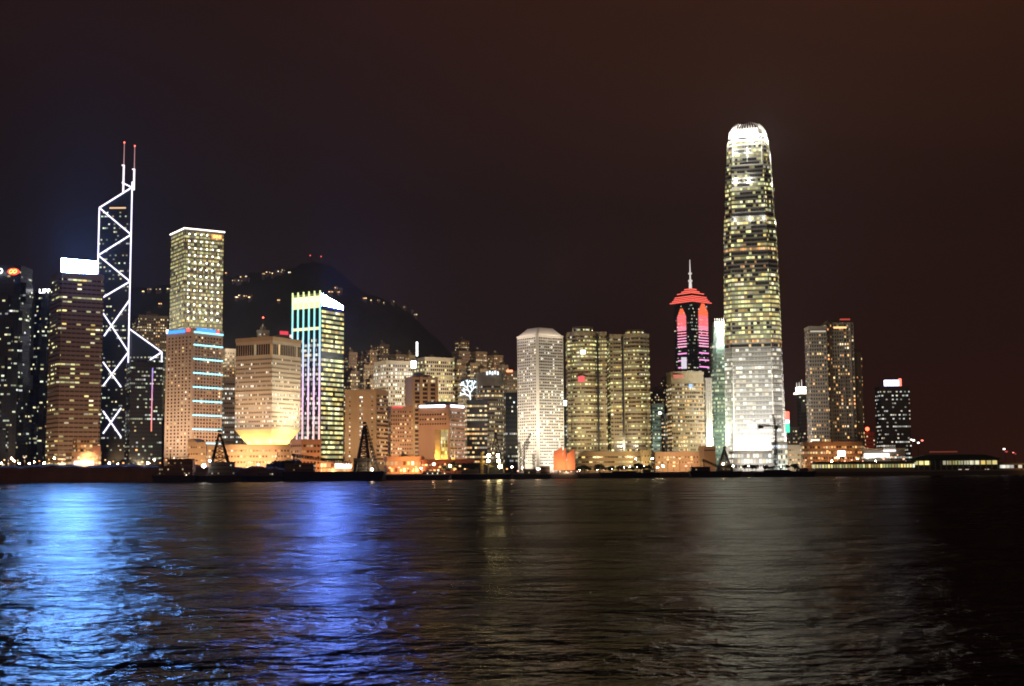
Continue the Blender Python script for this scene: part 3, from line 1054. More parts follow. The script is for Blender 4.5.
def grow(p, ang, ln, d):
    q = p + Vector((math.sin(ang) * ln, 0, math.cos(ang) * ln))
    mbd.bar(p, q, .45, 5)
    if d:
        for s_ in (-1, 1): grow(q, ang + s_ * rnd.uniform(.35, .75), ln * .66, d - 1)
        if d > 2: grow(p.lerp(q, .6), ang - 1.0, ln * .6, d - 2)


grow(o0, -.05, 8.5, 4)
world_part(mbd, 'light_display', LD, t.root)

# rounded tower
t = tower('office_tower', 'rounded tower with curved lit storeys and a white sign on its brow', 'tower', 475, 480, 505.5, 374, 1180, a=R(70), body=SKIN_G, poly=lambda L, Rr: circle(22, max(L, Rr) * .5, max(L, Rr) * .5))
t.root.location.x = gx(490.2, t.root.location.y)
bands(t, panes('curved_storey_panes', .55, 'warm', 2.0, 1.2, .12, (.1, .08, .06), 5, (.05, .038, .03), 1.6), 4.1, 1.7, z0=6, z1=t.H - 10); parapet(t, 1.5)
p = at(492.5, 373, t.root.location.y - max(t.L, t.R) * .5 - 1)
for k in range(5):
    world_part(MB().box((p.x - 5 + k * 2.5, p.y, p.z + (.5 if k % 2 else -.2)), (1.5, .5, 3.2)), 'sign_light', glow('white_sign_dim', (.85, .95, 1), 1.8), t.root)
flood(t, 'R', WARMW, .07, 50, .6, 20, .2)

for lab, a_ in (('far dark apartment tower with clustered lit flats above the branching light display', (452, 459, 470, 352, 1620)),
                ('far dark apartment tower above the rounded tower, left one of the pair', (468, 476, 487, 352.5, 1640)),
                ('far apartment tower above the rounded tower, right one of the pair', (487, 494, 503, 356, 1640)),
                ('very faint tall apartment block high behind the far towers', (455, 461, 469, 341, 2000))):
    t = flats(lab, *a_, dim=True)
    flood(t, 'R', SODIUM, .07, 70, .75, 100, .13)

t = tower('office_tower', 'brown tower with a small red roof sign left of the round-windowed white tower', 'tower', 503, 507, 518, 372, 1400, body=FLATD); bands(t, RESI2, 3.7, 1.4, z0=10); parapet(t, 1.5)
q = at(509.5, 371, 1396)
world_part(MB().box(q, (7, .6, 2.2)), 'roof_sign', glow('red_roof_sign', (1, .25, .12), 3), t.root)
t = tower('office_tower', 'dark blue tower with scattered white storeys beside the round-windowed white tower', 'tower', 503.5, 505.5, 518, 394, 1190, body=DARKBLUE)
bands(t, panes('scattered_white_panes', .22, 'cool', 1.8, 1.8, .25, (.05, .055, .06), 4, (.03, .035, .045), 1.9), 4.2, 1.6, z0=6); parapet(t, 1.5)

# ---- white tower of porthole windows with hipped roof
t = tower('porthole_tower', 'white tower dotted with round windows under a low hipped roof', 'tower', 516, 537, 564.2, 335, 1080, body=WHITE, poly=chamfer(1.6))
tj = t
PORT = panes('porthole_glass', .17, 'white', 1.8, 3.0, 0, (.1, .1, .1), 1, (.02, .016, .012), .3, 0)


def disc(n, r, face):
    mb = MB()
    pl = circle(n, r, r)
    f = (lambda x, y, d: (x, -d, y)) if face == 'F' else (lambda x, y, d: (d, x, y))
    V = [f(x, y, -.1) for x, y in pl] + [f(x, y, .1) for x, y in pl]
    F = [tuple(range(n, 2 * n)) if face != 'F' else tuple(range(n, 2 * n))] + [(i, (i + 1) % n, n + (i + 1) % n, n + i) for i in range(n)]
    mb.poly(V, F, [[(.9, .5)] * len(g) for g in F])
    return mb


mF, mR = disc(10, .74, 'F').mesh('porthole_window', PORT), disc(10, .74, 'R').mesh('porthole_window', PORT)
spots = []
z = t.H - 2.2
while z > 6:
    for c_ in range(10): spots.append(('F', 1.9 + (t.L - 3.8) * (c_ + .5) / 10, z))
    for c_ in range(14): spots.append(('R', 1.9 + (t.R - 3.8) * (c_ + .5) / 14, z))
    z -= 2.55
random.shuffle(spots)
rest = MB()
for k, (fc, u_, z) in enumerate(spots):
    c_ = on_front(t, u_, z, 0) if fc == 'F' else on_right(t, u_, z, 0)
    if k < 100: link('porthole_window', mF if fc == 'F' else mR, t.root, c_)
    else:
        d_ = disc(8, .74, fc)
        rest.poly([tuple(Vector(p) + Vector(c_)) for p in d_.v], d_.f, [[(.9, k * 1.37)] * len(g) for g in d_.f])
o = rest.build('porthole_window', PORT, t.root); o['kind'] = 'stuff'
ov = offset(t.poly, .5)
MB().prism(ov, t.H, t.H + 1.0).prism(offset(t.poly, -.8), t.H + 1.01, t.H + 7.5, [(x * .55, y * .55) for x, y in t.poly]).build('roof', WHITE, t.root)
for uu in (.2, .5, .8):
    pointlamp(tw(t, on_front(t, t.L * uu, t.H + 3, 5)), (1, .8, .6), 1500, .5)
    pointlamp(tw(t, on_right(t, t.R * uu, t.H + 3, 5)), (1, .8, .6), 1500, .5)
for u_ in (.3, .7):
    flood(t, 'F', (1, .84, .62), .16, 16, .25, 3, .62, u_, 2.2); flood(t, 'R', (1, .9, .74), .2, 16, .25, 3, .62, u_, 2.2)
flood(t, 'F', (1, .84, .62), .28, 60, .75, 6, .62); flood(t, 'R', (1, .86, .64), .34, 50, .7, 6, .62, -.5); flood(t, 'F', (1, .84, .62), .1, 60, .5, 6, .62)

t = tower('office_tower', 'thin dark block in the slot right of the round-windowed white tower', 'tower', 561, 563.5, 571, 394, 1290, body=DARKGLASS)
bands(t, panes('scattered_white_panes', .22, 'cool', 1.8, 1.8, .25, (.05, .055, .06), 4, (.03, .035, .045), 1.9), 4.2, 1.6, z0=6); parapet(t, 1)
q = at(565.5, 403, 1075)
world_part(MB().box(at(565.6, 403, 1286), (3.5, .6, 5)), 'bright_window', glow('white_sign', (.95, .97, 1), 5), t.root)

# ---- paired towers with curved bays
EXP = panes('paired_tower_panes', .6, 'yellow', 2.4, 1.4, .15, (.22, .18, .12), 6, (.045, .036, .026), 1.2, .78)
EXB = wall('paired_tower_cladding', (.28, .235, .16))


def bayed(label, xl, xr, yt, Y, drum, crown_y):
    t = Tower()
    xw_ = at(xl, yt, Y).x, at(xr, yt, Y).x
    w = xw_[1] - xw_[0]
    t.L, t.R, t.a, t.zb, t.Y = w, 34, 0.0, GZ, Y
    t.P = at((xl + xr) / 2, yt, Y); t.H = t.P.z - GZ
    t.root = thing('bayed_tower', label, 'tower', ((xw_[0] + xw_[1]) / 2, Y + 17, GZ), 0, 'paired towers with curved bays')
    dc, drr = (at(drum[0], yt, Y).x - t.root.location.x), drum[1] * Y / F_
    pl = [(-w / 2, -13), (dc - drr * .98, -13)]
    pl += [(dc + drr * math.sin(R(a_)), -13 - drr * .8 * math.cos(R(a_))) for a_ in range(-75, 76, 15)]
    pl += [(dc + drr * .98, -13)]
    pl = [p for p in pl if p[0] < w / 2 - 1] + [(w / 2 - 5, -13), (w / 2 - 5, -15.5), (w / 2, -15.5), (w / 2, 17), (-w / 2, 17)]
    t.poly = pl
    t.body = EXB
    MB().prism(pl, -2, t.H).build('facade', EXB, t.root)
    bands(t, EXP, 3.5, 1.45, z0=14, proud=.3)
    ch = zz(drum[0], crown_y, Y) - GZ
    cr = MB().prism(circle(20, drr * .8, drr * .8, dc, -10), t.H + .01, ch).build('crown_drum', EXB, t.root)
    mec = ring_mesh(circle(20, drr * .8, drr * .8, dc, -10), 1.4, .25, EXP)
    link('window_band', mec, cr, (0, 0, t.H + (ch - t.H) * .4))
    parapet(t, 1.6)
    for k in range(4):
        MB().box((-w / 2 + 2.5 + k * (w - 5) / 3, -13.9 if k < 3 else -16.1, t.H / 2), (.9, .8, t.H)).build('pier', EXB, t.root)
    for sx_ in (-1, 1):  # dark strips laid on the wall stand in for shade in recesses
        xx = dc + sx_ * drr * 1.13
        if abs(xx) < w / 2 - 1.2: MB().box((xx, -13.7, t.H * .5), (1.9, 1.0, t.H * .99)).build('recess_shade_strip', DARKGLASS, t.root)
    return t


te = bayed('left of two paired tan towers with curved bays and lit storeys', 567.5, 606.3, 333.5, 1120, (583, 13), 326.5)
flood(te, 'F', (1, .8, .44), .13, 62, .5, 24, .3); flood(te, 'F', (1, .78, .45), .09, 26, .2, 24, .3)
tf = bayed('right of two paired tan towers with curved bays and lit storeys', 610.2, 649, 335.5, 1120, (635.5, 11.5), 329.5)
flood(tf, 'F', (1, .8, .44), .16, 62, .5, 24, .3); flood(tf, 'F', (.85, .85, 1), .12, 24, .25, 24, .3, .3)
MB().box((te.L * -.12, -13 - 11.5, te.zof(346) if hasattr(te, 'zof') else zz(580, 352, 1112) - GZ), (4.5, .6, 4)).build('shining_window', glow('white_window', (1, .95, .85), 2.0), te.root)
MB().box((te.L * -.17, -13 - 11.9, zz(581, 379, 1112) - GZ), (6, .6, 5)).build('neon_display', glow('red_neon_dim', (1, .05, .1), .9), te.root)

t = tower('podium_block', 'low stepped podium with lit strips at the foot of the paired towers', 'building', 574, 577, 651, 453, 1045, a=R(86), body=EXB)
bands(t, panes('podium_strip_panes', .55, 'yellow', 3, 1.3, .1, (.2, .15, .1), 5, (.04, .03, .02), 1.8), 4.0, 1.3, z0=2); parapet(t, 1.2)
flood(t, 'R', (1, .6, .28), .14, 50, .5, 14, .3, .35); flood(t, 'R', (1, .6, .28), .14, 50, .5, 14, .3, .8)
t = tower('kiosk_block', 'small yellow-lit block beside the foot of the right paired tower', 'building', 641, 643, 648.5, 451, 1030, body=TAN); parapet(t, 1)
bands(t, MPW, 5, 1.2, z0=2); flood(t, 'R', (1, .8, .35), .5, 20, .5, 2); flood(t, 'F', (1, .8, .35), .5, 20, .5, 2)

# ---- between
t = tower('office_tower', 'green glass block in the gap right of the paired towers', 'tower', 649, 652, 664, 405, 1340, body=GREENGL); bands(t, panes('green_gap_panes', .28, 'green', 1.8, 1.2, .2, (.1, .12, .1), 3, (.04, .055, .05), 1.6), 3.9, 1.6, z0=10); parapet(t, 1.5)
flood(t, 'R', GREENW, .06, 40, .6, 30, .2)
t = tower('office_tower', 'thin block with lit stair windows left of the curved-brow block', 'tower', 661, 664, 671, 416, 1290, body=FLATD); bands(t, RESI, 3.9, 1.6, z0=10); parapet(t, 1.5)
t = flats('dim far apartment tower in the gap right of the paired towers', 650, 656, 663, 390, 1700, dim=True)
t = flats('dim far apartment tower just left of the red-roofed tower', 661, 666, 673, 378, 1720, dim=True)

# ---- red-roofed tower with spire
YS = 1450
t = tower('spired_tower', 'dark tower with pink-lit bays, a two-tiered red roof and a white spire', 'tower', 674, 692, 707.5, 302, YS, body=DARKGLASS)
bands(t, panes('spired_panes', .22, 'mixed', 2.0, 1.0, .2, (.03, .028, .03), 4, (.025, .024, .028), 1.9), 4.0, 1.3, z0=70)
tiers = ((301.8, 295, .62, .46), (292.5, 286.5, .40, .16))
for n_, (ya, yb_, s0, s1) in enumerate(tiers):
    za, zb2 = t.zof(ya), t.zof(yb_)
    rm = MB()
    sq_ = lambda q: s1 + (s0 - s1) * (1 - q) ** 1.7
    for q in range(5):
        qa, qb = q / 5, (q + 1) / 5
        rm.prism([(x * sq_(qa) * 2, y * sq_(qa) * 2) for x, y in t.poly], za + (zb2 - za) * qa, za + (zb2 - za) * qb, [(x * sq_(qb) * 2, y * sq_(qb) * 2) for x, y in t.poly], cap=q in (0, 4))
    o = rm.build('roof_tier', glow('red_roof_glow', (1, .05, .04), .13) if n_ == 0 else glow('orange_roof_glow', (1, .16, .06), .2), t.root)  # floodlight on the tiers is put in as the roof's own glow
    if True:
        for q in ((.02, .3, .58, .86) if n_ == 0 else (.02, .4, .8)):
            zq = za + (zb2 - za) * q
            s_ = sq_(q)
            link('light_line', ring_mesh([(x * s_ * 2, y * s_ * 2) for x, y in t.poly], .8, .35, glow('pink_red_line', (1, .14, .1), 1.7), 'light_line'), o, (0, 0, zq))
MB().prism([(x * .7, y * .7) for x, y in t.poly], t.zof(296), t.zof(291.5)).build('upper_storey', DARKGLASS, t.root)
sp_ = MB()
z0_, = (t.zof(287),)
sp_.bar((0, 0, z0_), (0, 0, t.zof(277)), 1.9, 8, 1.3)
sp_.bar((0, 0, t.zof(277)), (0, 0, t.zof(257)), .8, 8, .3)
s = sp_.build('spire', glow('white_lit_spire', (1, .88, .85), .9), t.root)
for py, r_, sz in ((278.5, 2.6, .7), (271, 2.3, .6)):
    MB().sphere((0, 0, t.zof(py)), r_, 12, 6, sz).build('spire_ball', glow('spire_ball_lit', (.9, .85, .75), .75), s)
pink = [glow('bay_bar_%s' % nm, cl, 1.5, False) for nm, cl in (('orange', (1, .16, .06)), ('red', (1, .18, .2)), ('rose', (1, .3, .42)), ('pink', (1, .38, .6)), ('magenta', (.95, .3, .7)))]
for fc, ua, ub, yt_ in (('F', .2, .66, 308), ('R', .38, .96, 303)):
    ln = t.L if fc == 'F' else t.R
    z, k = t.zof(yt_), 0
    while z > t.zof(372):
        w = (ub - ua) * ln * (.3 + .7 * min(1, k / 5))
        u_ = (ua + ub) / 2 * ln
        py = proj(Vector((t.P.x, t.P.y, z + GZ)))[1]
        m_ = pink[min(4, int((py - 303) / 11))]
        step = 1.75 if py < 328 else (3.2 if py < 345 else 8.0)
        hgt = 1.05 if py < 345 else 1.3
        c_ = on_front(t, u_, z, .7) if fc == 'F' else on_right(t, u_, z, .7)
        MB().box(c_, (w, 1.2, hgt) if fc == 'F' else (1.2, w, hgt)).build('light_bar', m_, t.root)
        z -= step; k += 1
q = at(684, 363, YS - 14)
world_part(MB().box(q, (6, 1, 13)), 'lit_lift_shaft', glow('white_shaft', (.95, .9, 1), .8, False), t.root)

# ---- curved-brow block with wing
t = tower('office_tower', 'tan block with a curved brow and lit storeys below the red-roofed tower', 'tower', 666.5, 672, 704.5, 373, 1160, a=R(78), body=EXB,
          poly=lambda L, Rr: [(-L / 2, -Rr / 2), (L / 2 - 4, -Rr / 2)] + [(L / 2 - 4 + 5.5 * math.sin(R(k * 18)), -Rr / 2 + Rr * k / 10) for k in range(1, 10)] + [(L / 2 - 4, Rr / 2), (-L / 2, Rr / 2)])
bands(t, panes('brow_panes', .72, 'warm', 2.0, 1.35, .2, (.25, .18, .12), 5, (.05, .04, .03), 1.0), 3.7, 1.8, z0=6, z1=t.H - 9); parapet(t, 1.5)
flood(t, 'R', (1, .8, .45), .24, 50, .5, 10, .3); flood(t, 'R', GREENW, .14, 50, .3, 10, .3, .9)
MB().box((t.L / 2 - 1.2, -t.R * .3, t.H - 3), (4.5, 9, 3)).build('roof_sign', glow('red_neon_soft', (1, .13, .08), .5), t.root)
MB().box((t.L / 2 + 1.7, t.R * .05, t.zof(386)), (1, 3.2, 3.4)).build('blue_window', glow('blue_window', (.3, .55, 1), 1.2), t.root)
t = tower('office_block', 'narrow grey wing with vertical piers between the curved-brow block and the white-crowned green tower', 'office block', 702, 705, 711.5, 379, 1190, body=CONC); parapet(t, 1)
bands(t, RESI, 4, 1.4, z0=8); flood(t, 'R', WARMW, .1, 40, .5, 10, .3)
for k in range(3): MB().box(on_right(t, t.R * (k + .5) / 3, t.H / 2, .4), (.8, 1.2, t.H)).build('pier', CONC, t.root)
t = tower('podium_block', 'low orange-lit podium left of the brown cube', 'building', 652, 655, 700, 453, 1050, a=R(86), body=SALMON)
bands(t, MPW, 4.2, 1.4, z0=2); parapet(t, 1); flood(t, 'R', SODIUM, .25, 28, .5, 6, .4); flood(t, 'R', SODIUM, .25, 28, .5, 6, .4, .85)
t = tower('plant_block', 'plain brown cube beside the derrick barge, below the green tower', 'building', 699, 704.5, 715.3, 447.5, 1020, body=wall('brown_render', (.3, .2, .13))); parapet(t, 1)
mb = MB()
for k in range(5): mb.box(on_right(t, t.R * (k + .5) / 5, t.H - 2.2, .02), (.16, 2.0, .9))
mb.build('vent_strip', DARKGLASS, t.root)
flood(t, 'R', SODIUM, .12, 30, .5, 6, .3); flood(t, 'F', SODIUM, .12, 30, .5, 6, .3)

# ---- green tower with white crown
t = tower('office_tower', 'greenish tower with a glowing white crown left of the tallest tower', 'tower', 709.8, 713.5, 729, 343, 1230, body=GREENGL, poly=chamfer(3))
bands(t, panes('green_tower_panes', .5, 'green', 1.9, .95, .1, (.22, .27, .22), 3, (.1, .13, .11), 1.0), 3.9, 2.0, z0=6); parapet(t, 1)
hc = t.zof(321)
MB().prism([(x * .86, y * .86) for x, y in t.poly], t.H + .01, hc - 5, [(x * .82, y * .82) for x, y in t.poly]).build('upper_storeys', GREENGL, t.root)
cw = MB()
for k, (x, y) in enumerate(offset([(x * .84, y * .84) for x, y in t.poly], 0)): pass
crown = MB().prism([(x * .8, y * .8) for x, y in t.poly], hc - 4.9, hc, [(x * .66, y * .66) for x, y in t.poly]).build('crown', WHITE, t.root)
for k in range(6):
    y_ = -t.R * .36 + t.R * .72 * k / 5
    MB().box((t.L * .4, y_, hc - 1), (.8, .6, 8)).build('crown_fin', WHITE, crown)
flood(t, 'R', GREENW, .26, 50, .5, 24, .3, -1.1); flood(t, 'R', (.85, 1, .85), .22, 32, .25, 24, .3, -.8); flood(t, 'F', GREENW, .22, 45, .5, 24, .3)
for yy in (-.3, .1):
    pointlamp(tw(t, (t.L * .5 + 7, t.R * yy, hc - 8)), (1, .98, .9), 22000, 1)
    pointlamp(tw(t, (t.L * .5 + 6, t.R * yy, t.H - 1)), (.9, 1, .9), 7000, 1)

# ---- the tallest tower
YI = 1180
xm = at(761.5, 468, YI).x
root = thing('tallest_tower', 'tallest tower of all, tapering and white-lit, with a crown of pale fins', 'tower', (xm, YI + 24, GZ), R(-14))
ti = Tower()
ti.root, ti.a, ti.zb = root, R(14), GZ


def ipoly(hw):
    c = hw * .30
    n = hw * .05
    pts = []
    for k in range(4):
        a_ = R(90 * k)
        for x, y in ((-hw + c, -hw), (-hw * .02, -hw * 1.025), (hw - c, -hw), (hw - c + n, -hw + n * 1.6), (hw - n * 1.6, -hw + c - n), (hw, -hw + c)):
            pts.append((x * math.cos(a_) - y * math.sin(a_), x * math.sin(a_) + y * math.cos(a_)))
    return pts


iz = lambda py: zz(752, py, YI + 14) - GZ
prof = [(474, 29.2), (396, 28.2), (300, 27.0), (248, 26.0), (222, 25.4), (216, 24.0), (168, 22.7), (164, 21.4), (146, 20.6), (136, 19.0)]
prof = [(iz(py), hw * .93) for py, hw in prof]
prof[0] = (-2, prof[0][1])


def ihw(z):
    for (z0, h0), (z1, h1) in zip(prof, prof[1:]):
        if z <= z1: return h0 + (h1 - h0) * max(0, (z - z0)) / (z1 - z0)
    return prof[-1][1]


SKIN = wall('silver_curtain_wall', (.3, .29, .265), .45, .1)
mb = MB()
for (z0, h0), (z1, h1) in zip(prof, prof[1:]):
    mb.prism(ipoly(h0), z0, z1, ipoly(h1), cap=True)
mb.build('facade', SKIN, root)
IP = {
    'low': panes('tallest_low_panes', .5, 'white', 3.0, 1.1, .08, (.45, .44, .42), 4, (.22, .22, .22), 1.3, .4),
    'mid': panes('tallest_mid_panes', .85, 'yellow', 3.0, 1.35, .06, (.2, .19, .17), 4, (.04, .04, .034), .7, .25),
    'up': panes('tallest_upper_panes', .62, 'yellow', 3.0, 1.3, .06, (.2, .2, .18), 4, (.03, .03, .028), 1.2, .6),
    'dark': panes('tallest_plant_panes', .1, 'orange', 2.2, 1.0, .1, (.08, .08, .08), 3, (.02, .02, .02), 1.5),
    'amber': panes('tallest_amber_panes', .85, 'orange', 2.2, 1.3, .1, (.2, .18, .15), 3, (.04, .03, .025), .8),
}
HB = 26.0
meI = {k: ring_mesh(ipoly(HB), 2.35, .28, m_) for k, m_ in IP.items()}
z = iz(463)
n = 0
while z < iz(138):
    py = proj(Vector((xm, YI, z + GZ)))[1]
    if 141 > py or 212 < py < 219.5 or 262 < py < 269 or 346 < py < 350: kd = 'dark'
    elif 340 < py < 345 or 250 < py < 254: kd = 'amber'
    elif py < 250: kd = 'up'
    elif 272 < py < 346: kd = 'mid'
    elif py > 346: kd = 'low'
    else: kd = 'up'
    s_ = ihw(z + 1) / HB
    link('window_band', meI[kd], root, (0, 0, z), (s_, s_, 1))
    z += 4.15; n += 1
for k, (x, y) in enumerate(((.0, -1.0), (.68, -1.0), (-.68, -1.0), (1, -.68), (1, .0), (1, .68))):
    p0 = (x * ihw(10) * 1.03, y * ihw(10) * 1.03, 10)
    p1 = (x * ihw(iz(150)) * 1.03, y * ihw(iz(150)) * 1.03, iz(150))
    MB().bar(p0, p1, .6, 6).build('corner_rib', WHITE, root)
# crown
zc0, zc1 = iz(136), iz(123.5)
hc0 = ihw(zc0) * .97
core = MB().prism(ipoly(hc0 * .9), zc0, zc0 + (zc1 - zc0) * .55, ipoly(hc0 * .78)).build('crown', WHITE, root)
pl = ipoly(hc0)
cnt = 44
per = []
seg = [(pl[i], pl[(i + 1) % len(pl)]) for i in range(len(pl))]
tot = sum(math.dist(*s_) for s_ in seg)
for k in range(cnt):
    d_ = tot * k / cnt
    for s_ in seg:
        l = math.dist(*s_)
        if d_ <= l:
            per.append((s_[0][0] + (s_[1][0] - s_[0][0]) * d_ / l, s_[0][1] + (s_[1][1] - s_[0][1]) * d_ / l)); break
        d_ -= l
for x, y in per:
    mb = MB()
    hgt = (zc1 - zc0) * (1 + .06 * math.sin(x * .3))
    prev = (x, y, zc0 - .5)
    for q in (.35, .7, 1.0):
        f = 1 - .36 * q ** 2.2
        cur = (x * f, y * f, zc0 + hgt * q)
        mb.bar(prev, cur, .62 - .12 * q, 5)
        prev = cur
    mb.build('crown_fin', WHITE, core)
for x, y in ((-.8, -1.25), (.3, -1.25), (1.25, -.7), (1.25, .3)):
    p = (x * hc0, y * hc0, zc0 - 3)
    pointlamp(tw(ti, p), NEUTRAL, 70000, 1.5)
for x, y in ((0, 0),):
    pointlamp(tw(ti, (0, 0, zc0 + (zc1 - zc0) * .8)), NEUTRAL, 60000, 2)
# lamps standing on the setbacks
for py, pw in ((154, 5000), (183, 8000), (221, 2500), (139, 1500)):
    z = iz(py)
    h = ihw(z)
    for x, y in ((-.55, -1), (.05, -1), (.6, -1), (1, -.45), (1, .2)):
        o_ = 3.2
        if py in (183, 154) and (x, y) == (.6, -1): continue
        pointlamp(tw(ti, (x * h + (o_ if x == 1 else 0), y * h - (o_ if y == -1 else 0), z)), (1, 1, .9), pw, .8)
ti.L = ti.R = 2 * ihw(60); ti.H = iz(136)
flood(ti, 'F', (1, .95, .88), .1, 34, .26, 2, .4, .25, 2.2); flood(ti, 'F', (1, .95, .88), .1, 34, .26, 2, .4, .8, 2.2)
flood(ti, 'R', (1, .92, .85), .12, 24, .2, 2, .5, .3, 2.6)
flood(ti, 'F', (1, .96, .9), .12, 50, .32, 3, .5, .55); flood(ti, 'R', (1, .9, .82), .1, 20, .32, 3, .5, .45)
flood(ti, 'F', (1, .98, .8), .06, 105, .62, 24, .3); flood(ti, 'R', (1, .9, .8), .06, 26, .55, 24, .3, .3, .8)
# glazed foot in front of the tallest tower
t = tower('glazed_hall', 'blazing white glazed hall at the foot of the tallest tower', 'building', 729, 733, 772, 452, 1090, a=R(84), body=WHITE)
bands(t, panes('hall_panes', .95, 'white', 2.6, 1.6, .2, (.6, .6, .58), 6, (.1, .1, .1), .1), 4.6, 3.2, z0=1, z1=t.H - 1); parapet(t, 1)
flood(t, 'R', NEUTRAL, .3, 14, .5, 2, .6, .25); flood(t, 'R', NEUTRAL, .3, 14, .5, 2, .6, .75)
t = tower('glazed_annex', 'white-lit annex to the right of the glazed hall', 'building', 771.5, 774, 787, 443, 1100, a=R(80), body=WHITE)
bands(t, panes('annex_panes', .8, 'cool', 2.0, 1.5, .12, (.6, .6, .58), 4, (.1, .12, .12), .3), 4.4, 2.8, z0=1, z1=t.H - 1); parapet(t, 1)
flood(t, 'R', (.9, 1, .9), .3, 14, .5, 2)
t = tower('annex_block', 'pale low block of a few storeys right of the white-lit annex', 'building', 786, 788, 801, 446, 1110, a=R(80), body=PALE); parapet(t, 1)
bands(t, MPW, 4.2, 1.4, z0=2); flood(t, 'R', WARMW, .25, 25, .5, 4)

# tower crane before the tallest tower
YK = 1060
bx_ = at(775.3, 440, YK)
root = thing('tower_crane', 'black tower crane silhouetted against the white foot of the tallest tower', 'crane', (bx_.x, YK, GZ))
zj = zz(775, 426.5, YK) - GZ


def lattice(mb, p, q, w, n, r=.14):
    p, q = Vector(p), Vector(q)
    d = (q - p).normalized()
    a_ = d.orthogonal().normalized(); b_ = d.cross(a_)
    cs_ = [(a_ * sx + b_ * sy) * w / 2 for sx, sy in ((-1, -1), (1, -1), (1, 1), (-1, 1))]
    for c_ in cs_: mb.bar(p + c_, q + c_, r * 1.4, 4)
    for k in range(n):
        s0, s1 = p.lerp(q, k / n), p.lerp(q, (k + 1) / n)
        for i in range(4): mb.bar(s0 + cs_[i], s1 + cs_[(i + 1) % 4], r, 4)


mb = MB(); lattice(mb, (0, 0, 0), (0, 0, zj), 2.0, 14, .2); mb.build('mast', STEEL, root)
jl = at(758, 425, YK).x - bx_.x
mb = MB(); lattice(mb, (5, 0, zj), (jl, 0, zj + 1.0), 1.2, 12, .16); mb.build('jib', STEEL, root)
MB().box((jl + 2.2, 0, zj - .2), (4.4, 2, 2.6)).build('counterweight', STEEL, root)
mb = MB(); lattice(mb, (0, 0, zj), (-1.4, 0, zz(773, 414, YK) - GZ), 1.2, 6, .16); mb.build('luffing_boom', STEEL, root)
MB().box((.8, -.8, zj - 1.4), (2.4, 2.2, 2.6)).build('cab', STEEL, root)

# ---- right of the tallest tower
t = tower('office_block', 'dark dotted block behind the red, white and green neon sign', 'office block', 785, 789, 799, 428, 1300, body=FLATD); bands(t, RESI, 3.7, 1.4, z0=6); parapet(t, 1)
p = at(787.6, 433, 1120)
root = thing('neon_sign_mast', 'tall mast sign glowing red, white and green right of the tallest tower', 'sign', (p.x, 1120, GZ))
hz = lambda py: zz(787.6, py, 1120) - GZ
MB().bar((0, .6, 0), (0, .6, hz(413)), .5, 8).build('mast', STEEL, root)
for a_, b_, m_ in ((411.5, 419.5, glow('sign_red', (1, .1, .06), 3)), (419.8, 423.5, glow('sign_white', (.75, .75, 1), 3)), (423.8, 432.5, glow('sign_green', (.08, .9, .5), 1.5))):
    MB().box((0, 0, (hz(a_) + hz(b_)) / 2), (3.6, .8, hz(a_) - hz(b_))).build('sign_panel', m_, root)

t = tower('slim_tower', 'slim dark tower with a spiky white lit crown', 'tower', 797, 799.5, 807, 394, 1360, body=DARKGLASS)
bands(t, panes('slim_panes', .14, 'green', 2, 1.2, .2, (.05, .05, .05), 3, (.03, .03, .03), 1.8), 3.9, 1.5, z0=8)
MB().prism(offset(t.poly, 3.0), t.H + .01, t.H + 1.8).build('cornice', glow('warm_white_cornice', (1, .85, .65), 3), t.root)
z0c = t.zof(391.5)
cb = MB().prism(offset(t.poly, 1.0), z0c - 1, z0c + 5).build('crown', glow('white_crown', (1, .95, .85), 3.5), t.root)
for x, y in ((-.5, -.5), (.5, -.5), (.5, .5), (0, 0)):
    MB().bar((x * t.L, y * t.R, z0c + 4), (x * t.L, y * t.R, z0c + (13 if x == 0 else 10)), .4, 5, .2).build('crown_spike', glow('white_spike', (1, .9, .8), 1.4, False), cb)
MB().box(on_right(t, t.R * .45, t.zof(407), .2), (.6, 5, 12)).build('lit_stair', panes('stair_panes', .9, 'green', 9, 1.5, .0, (.1, .1, .1), 1), t.root)

# hotel: three steps
HOT = wall('hotel_cladding', (.17, .145, .115), .6)
HP = panes('hotel_panes', .24, 'orange', 2.3, 2.0, .45, (.16, .135, .11), 2, (.02, .022, .024), .9)
t = tower('hotel_tower', 'tall stepped hotel slab with scattered orange windows', 'hotel', 804.5, 809, 826.5, 328, 1180, a=R(76), body=HOT)
th_ = t
bands(t, HP, 3.5, 1.8, z0=14); parapet(t, 1.8)


def wing(px0, px1, py, dY, name='wing'):
    """a further volume of the hotel, built in its own frame, with window bands"""
    A_, B__ = at(px0, py, 1180 + dY), at(px1, py, 1180 + dY)
    w = B__.x - A_.x
    o = thing(name, None, None, (0, 0, 0))
    o.parent = th_.root
    bpy.context.view_layer.update()
    o.matrix_basis = th_.root.matrix_world.inverted() @ Matrix.Translation(((A_.x + B__.x) / 2, 1180 + dY + 11, GZ))
    h = A_.z - GZ
    pl = rect(w, 22)
    MB().prism(pl, -2, h).build('wing_wall', HOT, o)
    me_ = ring_mesh(pl, 1.8, .25, HP)
    z = h - 4
    while z > 14:
        link('window_band', me_, o, (0, 0, z)); z -= 3.5
    mb = MB(); mb.box((0, 0, h + 1.2), (w * .8, 16, 2.4)); mb.build('roof_plant', HOT, o)
    for k in range(4):
        mb = MB().box((-w / 2 + w * (k + .5) / 4, -11.5, h / 2), (1.0, 1.0, h)).build('pier', HOT, o)
    return o, h


